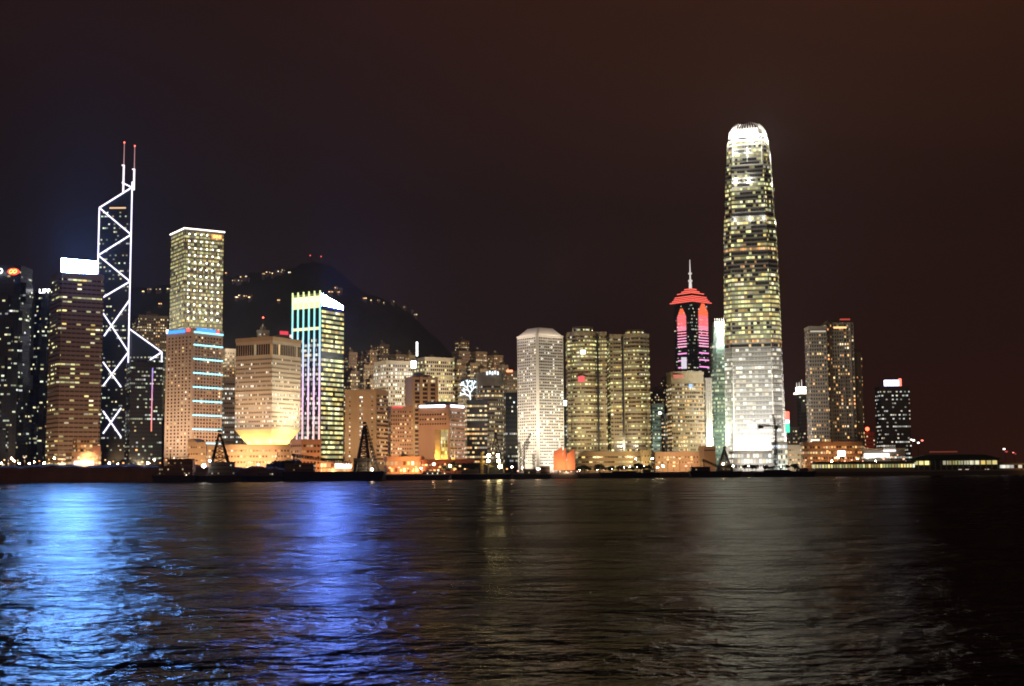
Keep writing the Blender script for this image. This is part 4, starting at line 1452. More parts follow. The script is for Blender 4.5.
wing(826, 853, 322.5, 8); wing(852, 861.5, 352, 18)
MB().box(on_right(th_, th_.R * .5, th_.H - 3.2, .3), (.5, th_.R * .9, 1.4)).build('roof_edge_light', glow('soft_white_edge', (1, .9, .7), .5, False), th_.root)
qz = MB(); q = at(840, 327.5, 1187); qz.box(q, (12, .6, 1.6)); world_part(qz, 'lit_storey', glow('amber_storey_bright', (1, .55, .2), 1.8, False), th_.root)
qz = MB(); q = at(846, 319, 1190); qz.box((q.x, q.y + 4, q.z), (9, 4, 1.2)); world_part(qz, 'beacon_bar', glow('red_neon_soft', (1, .13, .08), .5), th_.root)
flood(t, 'R', (1, .74, .5), .025, 70, .6, 25, .17); spot(at(830, 437, 1108), at(832, 370, 1190), (1, .74, .48), 1.4e4, R(100))
t = tower('podium_block', 'three-storey podium speckled with orange lamps below the stepped hotel', 'building', 800, 803, 863, 443, 1090, a=R(85), body=wall('podium_dark', (.3, .2, .13)))
bands(t, panes('hotel_podium_panes', .5, 'orange', 2.2, 1.6, .35, (.3, .2, .13), 2, (.04, .025, .02), 1.2), 4.6, 1.8, z0=2); parapet(t, 1)
flood(t, 'R', AMBER, .1, 30, .4, 4, .3); flood(t, 'R', AMBER, .12, 30, .4, 4, .3, .85); flood(t, 'R', AMBER, .1, 30, .4, 4, .3, .15)
MB().box(on_right(t, t.R * .22, t.zof(440), -5), (2, t.R * .14, 1.4)).build('lit_terrace', glow('white_terrace', (1, .9, .75), 1.5), t.root)

t = tower('office_tower', 'dark office block with a white and red roof sign right of the stepped hotel', 'tower', 875, 880, 909, 388.5, 1350, a=R(74), body=DARKGLASS)
bands(t, panes('right_tower_panes', .42, 'white', 2.2, 1.1, .2, (.04, .038, .036), 4, (.03, .026, .026), 1.7), 4.1, 1.4, z0=6); parapet(t, 2)
A = at(891.5, 383, 1352)
o = world_part(MB().box((A.x, A.y, A.z), (15.5, 1.2, 6)), 'roof_sign', glow('violet_white_sign', (.72, .72, 1), 6), t.root)
A = at(900, 382.3, 1351.5)
world_part(MB().box((A.x, A.y, A.z), (2.8, 1.2, 8)), 'sign_end_panel', glow('red_sign_panel', (1, .18, .12), 2.5), o)
mb = MB()
for k in range(4):
    q = at(884 + k * 5, 387, 1353); mb.bar((q.x, q.y, q.z - 3), (q.x, q.y, q.z + 2), .25)
world_part(mb, 'sign_frame', STEEL, o)
t = tower('vent_tower', 'dark red-lit block topped by a red lamp, left of the right-hand office block', 'building', 861, 865, 874, 433, 1280, body=wall('red_brick', (.25, .1, .07))); parapet(t, 1)
bands(t, RESI2, 4, 1.2, z0=4)

q = at(867.3, 429, 1276); world_part(MB().sphere(q, 2.0, 10, 6), 'red_lamp', glow('red_lamp', (1, .1, .04), 6), t.root)
flood(t, 'R', (1, .15, .1), .05, 30, .7, 10, .25)

# ferry terminal, white-lit
t = tower('ferry_terminal', 'low terminal with a long white-lit canopy below the right-hand office block', 'building', 861, 864, 905, 450, 1060, a=R(85), body=CONC)
MB().prism(offset(t.poly, 2), t.H, t.H + 1.2).build('canopy_roof', WHITE, t.root)
MB().box(on_right(t, t.R * .3, t.zof(455.5), 1.5), (1, t.R * .62, 3.0)).build('lit_canopy', glow('canopy_white', (1, .93, .9), 2.2), t.root)
MB().box(on_right(t, t.R * .62, t.zof(450), 1.0), (1, t.R * .3, 2.6)).build('lit_canopy', glow('canopy_white', (1, .93, .9), 2.2), t.root)
bands(t, panes('terminal_panes', .9, 'white', 2.2, 1.3, .2, (.3, .3, .28), 4, (.05, .05, .05), .4), 4.6, 1.5, z0=.5, z1=t.H - 4)
# long quay shed below the hotel and terminal
t = tower('quay_shed', 'long arcaded ferry shed glowing yellow and orange along the quay', 'building', 812, 815, 926, 463, 1000, a=R(86), body=CONC)
bands(t, panes('shed_panes', .95, 'yellow', 2.2, 1.3, .3, (.2, .15, .1), 5, (.05, .05, .05), .2, .1), 4, 2.6, z0=0, z1=t.H - .6)
MB().prism(offset(t.poly, 1.2), t.H, t.H + .9).build('roof', ROOF, t.root)
# pier at the right
t = tower('ferry_pier', 'long dark-roofed ferry pier with a row of yellow lit openings', 'pier', 908, 911, 999, 459.5, 1010, a=R(86), body=wall('pier_green', (.05, .07, .055)))
o_ = offset(t.poly, 2.5)
MB().prism(o_, t.H, t.H + 3.6, [(x * .96, y * .6) for x, y in o_]).build('roof', wall('dark_green_roof', (.03, .055, .04)), t.root)
PW = panes('pier_panes', .95, 'yellow', 9, 1.4, .3, (.05, .07, .05), 2, (.03, .03, .02), .3, 0)
n_op = 14
for k in range(n_op):
    if k in (3, 4): continue
    MB().box(on_right(t, t.R * (k + .7) / (n_op + .4), t.zof(463), .2), (.5, t.R / n_op * .86, 3.0), 0, (5, .5)).build('lit_opening', PW, t.root)
for k in range(16):
    MB().box(on_right(t, t.R * (k + .3) / 15.6, t.H / 2 - 2, .35), (.6, .8, t.H + 2)).build('column', CONC, t.root)
for u_ in (.55, .64, .86): MB().box(on_right(t, t.R * u_, t.zof(470.5), .3), (.5, 3, 1.4)).build('ground_lamp', glow('pink_white_lamp', (1, .75, .65), 1.2), t.root)
MB().box((0, -t.R * .1, t.H + 6), (3, t.R * .32, .9)).build('ridge_light', glow('dim_red_line', (1, .2, .12), .16), t.root)
t = tower('ferry_pier', 'white-lit pier end at the right edge of the skyline', 'pier', 999, 1001, 1090, 463.5, 1005, a=R(86), body=CONC)
MB().prism(offset(t.poly, 1.5), t.H, t.H + 1).build('roof', ROOF, t.root)
bands(t, panes('pier_end_panes', .95, 'white', 3, 1.5, .1, (.2, .2, .2), 3, (.05, .05, .05), .2, .1), 4, 2.4, z0=0, z1=t.H - .4)
flood(t, 'R', AMBER, .3, 20, .5, 3, .3, .8)

# lamps on masts, right
def lamp_mast(px, py_top, Y, label, lamps, foot=GZ):
    x = gx(px, Y)
    root = thing('lamp_mast', label, 'lamp mast', (x, Y, foot))
    h = zz(px, py_top, Y) - foot
    MB().bar((0, 0, 0), (0, 0, h), .35, 8, .2).build('mast', STEEL, root)
    for dx, dz, r_, m_ in lamps:
        o = MB().bar((0, 0, h - 1.2), (dx, 0, h + dz), .16, 5).build('arm', STEEL, root)
        MB().sphere((dx, 0, h + dz), r_, 10, 6, .6).build('lamp', m_, o)
    return root


WL = glow('mast_lamp_white', (1, .88, .8), 5)
RL = glow('mast_lamp_red', (1, .2, .15), 3)
lamp_mast(919, 441, 1060, 'lamp mast with a cluster of white and red lamps beside the dark-roofed pier', ((-3.6, .6, 1.2, WL), (.3, -1.5, 1.0, WL), (3.6, .4, 1.1, RL), (-5.5, 1.2, .8, WL)))
lamp_mast(1006, 449.5, 1060, 'lamp mast with a red-tinged white lamp behind the pier end', ((-.8, .4, 1.0, WL), (1.0, -1.8, 1.3, glow('dim_red_lamp', (1, .1, .1), .5))))
lamp_mast(1015, 453, 1070, 'low lamp mast with small red lamps at the right edge', ((-.8, .4, .7, RL), (1.0, -.8, .8, glow('dim_red_lamp', (1, .1, .1), .5))))

# ---- stepped pavilion at the foot of the brown tower
t = tower('stepped_pavilion', 'stepped pavilion glowing orange at the foot of the brown tower', 'building', 66, 72, 101, 453, 960, a=R(80), body=wall('podium_dark', (.3, .2, .13)))
PP = panes('pavilion_panes', .75, 'orange', 2.2, 1.5, .25, (.35, .22, .13), 3, (.05, .03, .02), .8)
bands(t, PP, 4, 1.8, z0=1); parapet(t, 1)
pl = [(x * .7, y * .62) for x, y in t.poly]
up = MB().prism(pl, t.H + .01, t.zof(438)).build('upper_tier', wall('podium_dark', (.3, .2, .13)), t.root)
me = ring_mesh(pl, 1.6, .2, PP)
for k in range(3): link('window_band', me, up, (0, 0, t.H + 1.2 + k * 3.4))
MB().box(on_right(t, t.R * .4, t.zof(463), 2), (1, t.R * .66, 2.6)).build('lit_frontage', glow('blazing_frontage', (1, .9, .72), 4), t.root)
MB().box(on_right(t, t.R * .84, t.zof(449), .6), (.8, t.R * .27, 5.5)).build('pink_screen', panes('pink_screen_panes', .95, 'orange', 2.0, 1.2, .1, (.4, .2, .15), 2), t.root)
flood(t, 'R', SODIUM, .35, 25, .5, 6, .3); spot(at(88, 464, 950), at(85, 425, 1118), SODIUM, 1.5e5, R(50))

# low orange buildings on the quay
t = tower('quay_building', 'low quay building with blazing orange arcades left of the salmon block', 'building', 384, 387, 424, 458, 985, a=R(84), body=SALMON)
bands(t, panes('arcade_panes', .85, 'orange', 3.2, 1.9, .35, (.45, .28, .18), 3, (.1, .05, .03), .5), 5.2, 3.0, z0=.5); parapet(t, 1.2); rooftop(t, .6, .2, 3, SALMON)
flood(t, 'R', AMBER, .6, 20, .5, 3); flood(t, 'R', AMBER, .6, 20, .5, 3, .4, .85)
t = tower('quay_building', 'low dark red quay building in front of the salmon block', 'building', 419, 422, 474, 460.5, 980, a=R(85), body=wall('red_brick', (.25, .1, .07)))
bands(t, panes('red_shed_panes', .2, 'orange', 3.0, 1.6, .5, (.25, .1, .07), 2, (.04, .02, .02), 1.0), 4, 1.4, z0=.5); parapet(t, .8)
flood(t, 'R', AMBER, .15, 25, .4, 3, .2, .3)
t = tower('quay_building', 'low tented hall glowing white and orange between the two derrick barges', 'building', 316, 320, 352, 462, 970, a=R(84), body=SALMON)
bands(t, panes('hall_glow_panes', .95, 'orange', 3.0, 2.4, .15, (.5, .3, .2), 3, (.1, .05, .03), .2), 4, 2.8, z0=0, z1=t.H - .5); parapet(t, .6)
MB().box(on_right(t, t.R * .72, t.zof(466), 1), (1, t.R * .5, 3.6)).build('lit_frontage', glow('blazing_frontage', (1, .9, .72), 4), t.root)
flood(t, 'R', AMBER, .6, 20, .5, 3)

# ------------------------------------------------------------------ hills
def fbm(x, y):
    s = 0
    for k, (f, a_) in enumerate(((.004, 1), (.009, .5), (.02, .28), (.05, .12))):
        s += a_ * math.sin(x * f + 1.7 * k + 1.3 * math.sin(y * f * 1.3 + k)) * math.cos(y * f * .9 + 2.1 * k)
    return s


ridge = [(-200, 300), (0, 296), (80, 292), (150, 288), (190, 283), (225, 277), (255, 272), (285, 267), (300, 262), (312, 258), (325, 260), (340, 270), (352, 281), (372, 292), (395, 300), (412, 310), (430, 328), (452, 348), (480, 362), (520, 376), (570, 390), (640, 402), (720, 420), (820, 444), (900, 458), (1000, 463), (1300, 466)]


def ridge_y(px):
    for (a0, b0), (a1, b1) in zip(ridge, ridge[1:]):
        if a0 <= px <= a1:
            k = (px - a0) / (a1 - a0); k = k * k * (3 - 2 * k) * .5 + k * .5
            return b0 + (b1 - b0) * k
    return 466


YH0, YH1 = 1700, 2700
NX, NY = 240, 44
V, F = [], []
hill_pts = {}


def hill_z(px, k):
    Y = YH0 + (YH1 - YH0) * k
    zr = zz(px, ridge_y(px), YH1) - 3
    prof_ = (k ** 1.25)
    x = at(px, 400, Y).x
    return x, Y, 2.0 + max(0, zr) * prof_ + (fbm(x, Y) * 9 + random.uniform(-3.2, 3.2)) * min(1, k * 3) * min(1, max(0, zr) / 60)


for j in range(NY + 1):
    k = j / NY * 1.2
    for i in range(NX + 1):
        px = -200 + 1500 * i / NX
        if k <= 1: V.append(hill_z(px, k))
        else:
            x, Y, z = hill_z(px, 1.0)
            V.append((x, Y + (k - 1) * 1500, max(1.0, z * (1 - (k - 1) * 3))))
for j in range(NY):
    for i in range(NX):
        a_ = j * (NX + 1) + i
        F.append((a_, a_ + 1, a_ + NX + 2, a_ + NX + 1))
HILLM = wall('wooded_slope', (.035, .045, .03), .9, .5, .02)
o = MB().poly(V, F).build('hill', HILLM); prop(o, kind='structure')
for p_ in o.data.polygons: p_.use_smooth = True


def hill_at(px, py):
    """point of the slope shown at px, py"""
    for q in range(20, 400):
        k = q / 400
        x, Y, z = hill_z(px, k)
        s = proj(Vector((x, Y, z)))
        if s[1] <= py: return Vector((x, Y, z))
    x, Y, z = hill_z(px, 1.0)
    return Vector((x, Y, z))


hw_ = {'o': panes('hill_house_orange', .6, 'orange', 2.0, 3.5, .2, (.2, .15, .1), 2), 'w': panes('hill_house_white', .6, 'warm', 2.0, 3.5, .2, (.2, .18, .15), 2)}
HWALL = wall('hill_house_wall', (.1, .085, .07))


def hill_house(px, py, w, h, col, label, group, nb=1):
    px += random.uniform(-1.3, 1.3); py += random.uniform(-1.2, 1.2); w *= random.uniform(.5, 1.0)
    p = hill_at(px, py + 1)
    root = thing('hillside_house', label, 'house', p, 0, group)
    MB().box((0, 0, h / 2 - 3), (w, w * .7, h + 6)).build('wall', HWALL, root)
    MB().prism(rect(w + 1, w * .7 + 1), h, h + w * .22, rect(w * .5, .4)).build('roof', ROOF, root)
    me = ring_mesh(rect(w, w * .7), 1.9, .2, hw_[col])
    for k in range(nb): link('window_band', me, root, (0, 0, h - 3.2 - k * 4))
    return root


g = 'houses of the orange cluster high on the wooded hill'
for px, py, w, c_ in ((235, 281, 9, 'o'), (239, 279, 12, 'o'), (243, 280, 9, 'w'), (238, 283, 11, 'w'), (246, 282, 8, 'w'), (233, 283, 7, 'o')):
    hill_house(px, py, w, 8, c_, 'lit house in the tight orange cluster on the hill left of the peak', g, 1)
g = 'houses strung under the ridge left of the peak'
for px, py, w, c_ in ((262, 276, 8, 'o'), (267, 275, 10, 'o'), (271, 275.5, 8, 'w'), (275, 273, 14, 'w'), (281, 273, 12, 'w'), (287, 274, 9, 'w'), (279, 275.5, 8, 'o')):
    hill_house(px, py, w, 8, c_, 'lit house in the row just under the ridge left of the peak', g, 1)
g = 'houses low on the hill behind the tall lit slab'
for px, py, w, c_ in ((235, 299, 8, 'w'), (238, 298, 7, 'o'), (243, 297, 14, 'o'), (249, 298, 12, 'o'), (247, 300, 8, 'w'), (277, 302, 7, 'o')):
    hill_house(px, py, w, 7, c_, 'lit house in the lower scatter on the dark slope between slab and finned tower', g, 1)
g = 'houses along the right shoulder of the hill'
for px, py, w, c_ in ((365, 299, 8, 'o'), (370, 301, 6, 'w'), (378, 303, 8, 'o'), (392, 305, 9, 'o'), (404, 307.5, 8, 'w'), (412, 312, 7, 'o'), (415, 316, 8, 'o'), (384, 304, 6, 'o')):
    hill_house(px, py, w, 7, c_, 'small lit house on the road down the right shoulder of the hill', g, 1)
g = 'houses beside the blue glow of the finned tower'
for px, py, w, c_ in ((329, 294, 9, 'w'), (336, 291, 12, 'w'), (341, 293, 9, 'o'), (338, 296, 8, 'o')):
    hill_house(px, py, w, 8, c_, 'lit house on the hill just above the slanted top of the finned tower', g, 1)
g = 'houses on the slope behind the braced tower'
for px, py, w, c_ in ((141, 292, 8, 'w'), (147, 291, 9, 'w'), (156, 292, 11, 'w'), (166, 291, 9, 'w'), (158, 306, 7, 'o'), (224, 270, 6, 'o')):
    hill_house(px, py, w, 7, c_, 'lit house on the dark slope between the braced tower and the tall lit slab', g, 1)
for px, py, lab in ((309, 257, 'left of two thin masts with red lamps on the hilltop'), (320, 258.5, 'right of two thin masts with red lamps on the hilltop')):
    p = hill_at(px, 262)
    root = thing('radio_mast', lab, 'radio mast', p)
    h = max(10, zz(px, py - 1.5, p.y) - p.z)
    mb = MB(); lattice(mb, (0, 0, -2), (0, 0, h), 1.6, 6, .15); mb.build('lattice', STEEL, root)
    MB().sphere((0, 0, h), 1.5, 8, 5).build('beacon', glow('red_beacon_far', (1, .12, .1), 1.6), root)

for px, pw, cl_ in ((60, .9e6, (.85, .68, .9)), (230, 1e6, (.85, .68, .9)), (380, 1e6, (1, .72, .8)), (560, .6e6, (1, .65, .6))):
    spot((gx(px, 2050, 0), 2030, 330), (gx(px, 2550, 0), 2550, 300), cl_, pw, R(130), 25)  # lamps added in mid-air, standing in for city glow on the hill
# ------------------------------------------------------------------ water, land, bank
WX = 2600
water = MB().poly([(-WX, -60, 0), (WX, -60, 0), (WX, 1100, 0), (-WX, 1100, 0)], [(0, 1, 2, 3)])
m, nt, N, Lk, b = newmat('harbour_water')
N.remove(b)
tc = N.new('ShaderNodeTexCoord')


def wave(scale, sx, sy, detail, rot):
    mp = N.new('ShaderNodeMapping'); mp.inputs['Scale'].default_value = (sx, sy, 1); mp.inputs['Rotation'].default_value = (0, 0, R(rot))
    nz = N.new('ShaderNodeTexNoise'); nz.inputs['Scale'].default_value = scale; nz.inputs['Detail'].default_value = detail; nz.inputs['Roughness'].default_value = .6
    Lk.new(tc.outputs['Object'], mp.inputs['Vector']); Lk.new(mp.outputs['Vector'], nz.inputs['Vector'])
    return nz.outputs['Fac']


def bump(h, dist, prev=None):
    bp = N.new('ShaderNodeBump'); bp.inputs['Distance'].default_value = dist; bp.inputs['Strength'].default_value = 1.0
    Lk.new(h, bp.inputs['Height'])
    if prev: Lk.new(prev, bp.inputs['Normal'])
    return bp.outputs['Normal']


n0 = bump(wave(.022, .7, 1, 2, 10), 2.6)
n1 = bump(wave(.06, .7, 1, 2, -6), 1.9, n0)
n2 = bump(wave(.22, .8, 1, 3, -8), 1.0, n1)
n3 = bump(wave(.75, .9, 1, 3, 14), .3, n2)
n3 = bump(wave(1.9, 1.0, 1, 3, -20), .09, n3)
# cat's paws: patches of finer and coarser ripples
rr = N.new('ShaderNodeMapRange'); rr.inputs['From Min'].default_value = .3; rr.inputs['From Max'].default_value = .7
rr.inputs['To Min'].default_value = .2; rr.inputs['To Max'].default_value = .33
Lk.new(wave(.05, .5, 1, 5, 4), rr.inputs['Value'])
fr = N.new('ShaderNodeFresnel'); fr.inputs['IOR'].default_value = 1.333; Lk.new(n3, fr.inputs['Normal'])
gl = N.new('ShaderNodeBsdfGlossy'); gl.distribution = 'BECKMANN'; gl.inputs['Color'].default_value = (.24, .23, .21, 1)
Lk.new(rr.outputs['Result'], gl.inputs['Roughness']); Lk.new(n3, gl.inputs['Normal'])
df = N.new('ShaderNodeBsdfDiffuse'); df.inputs['Color'].default_value = (.004, .006, .007, 1)
ms = N.new('ShaderNodeMixShader'); Lk.new(fr.outputs[0], ms.inputs[0]); Lk.new(df.outputs[0], ms.inputs[1]); Lk.new(gl.outputs[0], ms.inputs[2])
Lk.new(ms.outputs[0], [x for x in N if x.type == 'OUTPUT_MATERIAL'][0].inputs['Surface'])
o = water.build('water', m); prop(o, kind='structure')

# land: one sheet behind the quay edge
edge = [(-1500, 905), (-400, 905), (0, 915), (150, 905), (380, 925), (430, 940), (520, 950), (700, 970), (1024, 985), (1500, 990), (2600, 990)]
xs = [(gx(px, Y, 0) if abs(px) < 2000 else px, Y) for px, Y in edge]
xs = [(-2900, 905)] + xs[1:-1] + [(2900, 990)]
V = [(x, y, GZ - .02) for x, y in xs] + [(x, 3300, GZ - .02) for x, y in xs]
n = len(xs)
V += [(x, y, -1.5) for x, y in xs]
F = [(i, i + 1, n + i + 1, n + i) for i in range(n - 1)] + [(2 * n + i, 2 * n + i + 1, i + 1, i) for i in range(n - 1)]
o = MB().poly(V, F).build('ground', wall('quay_paving', (.13, .12, .11), .8, .3, .05)); prop(o, kind='structure')
# coping along the quay edge
mb = MB()
for (x0, y0), (x1, y1) in zip(xs, xs[1:]):
    mb.poly([(x0, y0 - .4, GZ - .5), (x1, y1 - .4, GZ - .5), (x1, y1 - .4, GZ + .7), (x0, y0 - .4, GZ + .7), (x0, y0 + .8, GZ + .7), (x1, y1 + .8, GZ + .7), (x0, y0 + .8, GZ), (x1, y1 + .8, GZ)],
            [(0, 1, 2, 3), (3, 2, 5, 4), (4, 5, 7, 6)])
o = mb.build('quay_kerb', CONC); prop(o, kind='structure')
# road behind the quay with a painted line
mb = MB()
for (x0, y0), (x1, y1) in zip(xs, xs[1:]): mb.face([(x0, y0 + 14, GZ), (x1, y1 + 14, GZ), (x1, y1 + 26, GZ), (x0, y0 + 26, GZ)])
o = mb.build('road', wall('asphalt', (.05, .05, .05), .8, .2, .2)); prop(o, kind='structure')
mb = MB()
for (x0, y0), (x1, y1) in zip(xs, xs[1:]): mb.face([(x0, y0 + 19.9, GZ + .005), (x1, y1 + 19.9, GZ + .005), (x1, y1 + 20.1, GZ + .005), (x0, y0 + 20.1, GZ + .005)])
o = mb.build('road_marking', wall('road_paint', (.75, .74, .7), .6, .1)); prop(o, kind='structure')


# earth bank of the reclamation, left
def bank_top(px): return 465.2 + .8 * math.sin(px * .09) + .5 * math.sin(px * .31 + 1) + (0 if px < 150 else (px - 150) * .02)


V, F = [], []
cols_ = [(-60 + 3 * i) for i in range(0, 118)]
for px in cols_:
    for k, (dy, fz) in enumerate(((0, 0), (1.5, .42), (5, .86), (9, 1.0), (16, .9), (24, .0))):
        Y = 888 + dy
        zt_ = zz(px, bank_top(px), 897)
        V.append((gx(px, Y, 0), Y + random.uniform(-.4, .4), -1.0 if k == 0 else (zt_ + random.uniform(-.5, .5)) * fz + (GZ - .5) * (1 - fz)))
nk = 6
for i in range(len(cols_) - 1):
    for k in range(nk - 1):
        a_ = i * nk + k
        F.append((a_, a_ + nk, a_ + nk + 1, a_ + 1))
o = MB().poly(V, F).build('earth_bank', wall('reclaimed_earth', (.17, .1, .06), .9, .45, .12)); prop(o, kind='structure')
for px in (-20, 40, 100, 160, 220): spot((gx(px, 780, 0), 760, 26), (gx(px, 890, 0), 890, 6), SODIUM, 9000, R(80))

# ------------------------------------------------------------------ street lamps
LAMPS = {}


def street_lamp(px, py, Y, kind, label, group, r=1.0):
    """post with an arm and a glowing head"""
    x = gx(px, Y)
    h = zz(px, py, Y) - GZ
    root = thing('street_lamp', label, 'street lamp', (x, Y, GZ), 0, group)
    MB().bar((0, .8, 0), (0, .8, h + .6), .2, 6, .12).build('post', STEEL, root)
    MB().bar((0, .8, h + .5), (0, -.2, h + .5), .12, 5).build('arm', STEEL, root)
    MB().sphere((0, -.3, h), r, 10, 6, .7).build('lamp_head', kind, root)
    return root


SD = [glow('dim_sodium_lamp', (1, .42, .12), 2.6), glow('dim_pink_lamp', (1, .5, .35), 2.2), glow('dim_amber_lamp', (1, .62, .25), 2.2)]
SO = glow('sodium_lamp', (1, .5, .2), 420)
SP = glow('pink_sodium_lamp', (1, .55, .3), 420)
WH = glow('warm_white_lamp', (1, .76, .45), 260)
lm_sets = (
    ('orange street lamp on the left quay road below the bay-fronted twin towers', 'lamps on the left quay road', SO, ((4, 460), (14, 461), (24, 457.5), (34, 462), (44, 463), (8, 463.5), (54, 458), (62, 462), (1, 463), (19, 463), (29, 463.4), (39, 461), (49, 463), (58, 463.3), (11, 458.6)), 940, .9),
    ('orange street lamp on the quay road between the braced tower and the bank', 'lamps between the braced tower and the bank', SP, ((105, 460), (109, 463), (118, 464), (128, 464.5), (136, 450), (148, 463), (170, 448), (178, 462), (186, 461), (113, 461.5), (123, 463), (142, 462), (154, 460), (160, 463), (166, 460), (174, 463.5), (182, 459)), 945, .9),
    ('orange street lamp in front of the podium of the goblet block', 'lamps before the goblet block', SO, ((232, 463), (246, 464), (258, 464.5), (270, 466), (282, 465)), 945, .7),
    ('orange street lamp in front of the low dark red quay building', 'lamps before the red quay building', SP, ((426, 465), (434, 464), (445, 464), (455, 469), (465, 469), (474, 467), (390, 468), (399, 467.5), (408, 468.5), (416, 467), (421, 468), (440, 467), (450, 466), (460, 466)), 955, 1.1),
    ('orange street lamp below the round-windowed white tower', 'lamps below the round-windowed tower', SP, ((512, 467), (518, 471), (526, 470), (543, 470), (548, 470), (507, 469), (522, 468), (533, 470), (538, 469)), 965, .9),
    ('white street lamp in front of the podium of the paired towers', 'lamps before the paired towers', WH, ((580, 470), (588, 470), (597, 470), (604, 470), (612, 469), (618, 468), (624, 467), (630, 467), (636, 459), (637, 467), (644, 466), (649, 466)), 985, .9),
    ('glaring white lamp on the quay left of the brown cube', 'lamps left of the brown cube', WH, ((652.5, 458.5), (657.5, 467.5), (668, 459.5), (680, 458.5), (692, 459.5), (663, 466), (674, 466), (686, 466)), 990, 1.3),
    ('warm white lamp on the quay below the tallest tower', 'lamps below the tallest tower', WH, ((733, 466), (741, 467), (749, 466), (757, 467), (765, 466), (773, 467), (781, 466)), 1000, .9),
    ('orange lamp among the glitter in front of the hotel podium', 'lamps before the hotel podium', SO, ((793, 460), (799, 463), (806, 460), (812, 462), (818, 463), (823, 459), (828, 451), (832, 461), (838, 458), (845, 461), (852, 460), (858, 459), (863, 461), (835, 463), (848, 464)), 1020, .85),
    ('white lamp before the lit ferry terminal', 'lamps before the ferry terminal', WH, ((868, 458), (876, 461), (884, 459), (892, 457), (898, 455), (904, 459), (910, 460)), 1030, 1.0),
)
for lab, grp, mt_, pts_, Y, r_ in lm_sets:
    for px, py in pts_:
        hot = random.random() < .4
        street_lamp(px, py, Y + random.uniform(-6, 6), mt_ if hot else random.choice(SD), lab, grp, r_ * (random.uniform(.4, .72) if hot else random.uniform(.55, 1.0)))
street_lamp(661, 413, 1240, glow('hard_white_lamp', (.9, 1, 1), 14), 'hard white lamp shining high in the gap left of the curved-brow block', None, 1.5)

# billboard glitter by the hotel podium
root = thing('billboard', 'small white video billboard before the hotel podium', 'billboard', (gx(842, 1040), 1040, GZ))
h = zz(842, 453.5, 1040) - GZ
MB().box((0, 0, h), (6, .6, 4.6)).build('screen', glow('video_screen', (1, .85, .95), 4), root)
for s_ in (-2, 2): MB().bar((s_, .5, 0), (s_, .5, h), .25).build('post', STEEL, root)

# ------------------------------------------------------------------ trees
BARK = wall('bark', (.06, .045, .03), .9)
LEAF = wall('leaves', (.05, .07, .035), .7, .5, 1.0)


def crown_mesh(seed, rx, rz, n=420):
    rnd = random.Random(seed)
    lobes = [(rnd.uniform(-.6, .6) * rx, rnd.uniform(-.6, .6) * rx, rnd.uniform(-.4, .6) * rz, rnd.uniform(.35, .6)) for _ in range(9)]
    mb = MB()
    for _ in range(n):
        lx, ly, lz, lr = rnd.choice(lobes)
        v = Vector((rnd.gauss(0, 1), rnd.gauss(0, 1), rnd.gauss(0, 1))).normalized() * (rnd.random() ** .4)
        c = Vector((lx + v.x * rx * lr, ly + v.y * rx * lr, lz + v.z * rz * lr))
        a_ = Vector((rnd.gauss(0, 1), rnd.gauss(0, 1), rnd.gauss(0, 1))).normalized() * rnd.uniform(.35, .75)
        b_ = a_.orthogonal().normalized() * rnd.uniform(.25, .5)
        mb.face([c - a_, c + b_, c + a_, c - b_])
    return mb.mesh('crown', LEAF)


crowns = [crown_mesh(s_, 4.2, 3.0) for s_ in (1, 2, 3, 4)]
trunks = []
for s_ in range(2):
    mb = MB(); rnd = random.Random(s_)
    mb.bar((0, 0, 0), (.2, 0, 4.2), .35, 7, .2)
    for k in range(5):
        a_ = k * 1.3
        mb.bar((.15, 0, 2.6 + k * .3), (2.0 * math.cos(a_), 2.0 * math.sin(a_), 5.0 + k * .3), .15, 5, .05)
    trunks.append(mb.mesh('trunk', BARK))


def tree(px, Y, h, label, group):
    s_ = h / 8.5
    root = thing('tree', label, 'tree', (gx(px, Y), Y, GZ - .05), random.uniform(0, 6), group)
    link('trunk', random.choice(trunks), root, (0, 0, 0), (s_, s_, s_))
    link('crown', random.choice(crowns), root, (0, 0, 5.6 * s_), (s_, s_, s_))


for k in range(7): tree(115 + k * 3.2 + random.uniform(-1, 1), 950, random.uniform(9, 14), 'dark tree on the quay between the pavilion and the bank', 'trees left of the bank')
for k in range(9): tree(272 + k * 3 + random.uniform(-1, 1), 930, random.uniform(9, 13), 'dark bushy tree on the quay before the goblet block podium', 'trees before the goblet podium')
for k in range(10): tree(446 + k * 3.2 + random.uniform(-1, 1), 958, random.uniform(6, 10), 'dark tree on the quay right of the red quay building', 'trees before the ribbon-windowed block')
for k in range(18): tree(572 + k * 4.6 + random.uniform(-1.5, 1.5), 968, random.uniform(4.5, 8), 'low dark tree on the quay before the paired towers', 'trees before the paired towers')
for k in range(10): tree(745 + k * 6 + random.uniform(-2, 2), 985, random.uniform(4.5, 7), 'low dark tree on the quay below the tallest tower and the hotel', 'trees below the tallest tower')

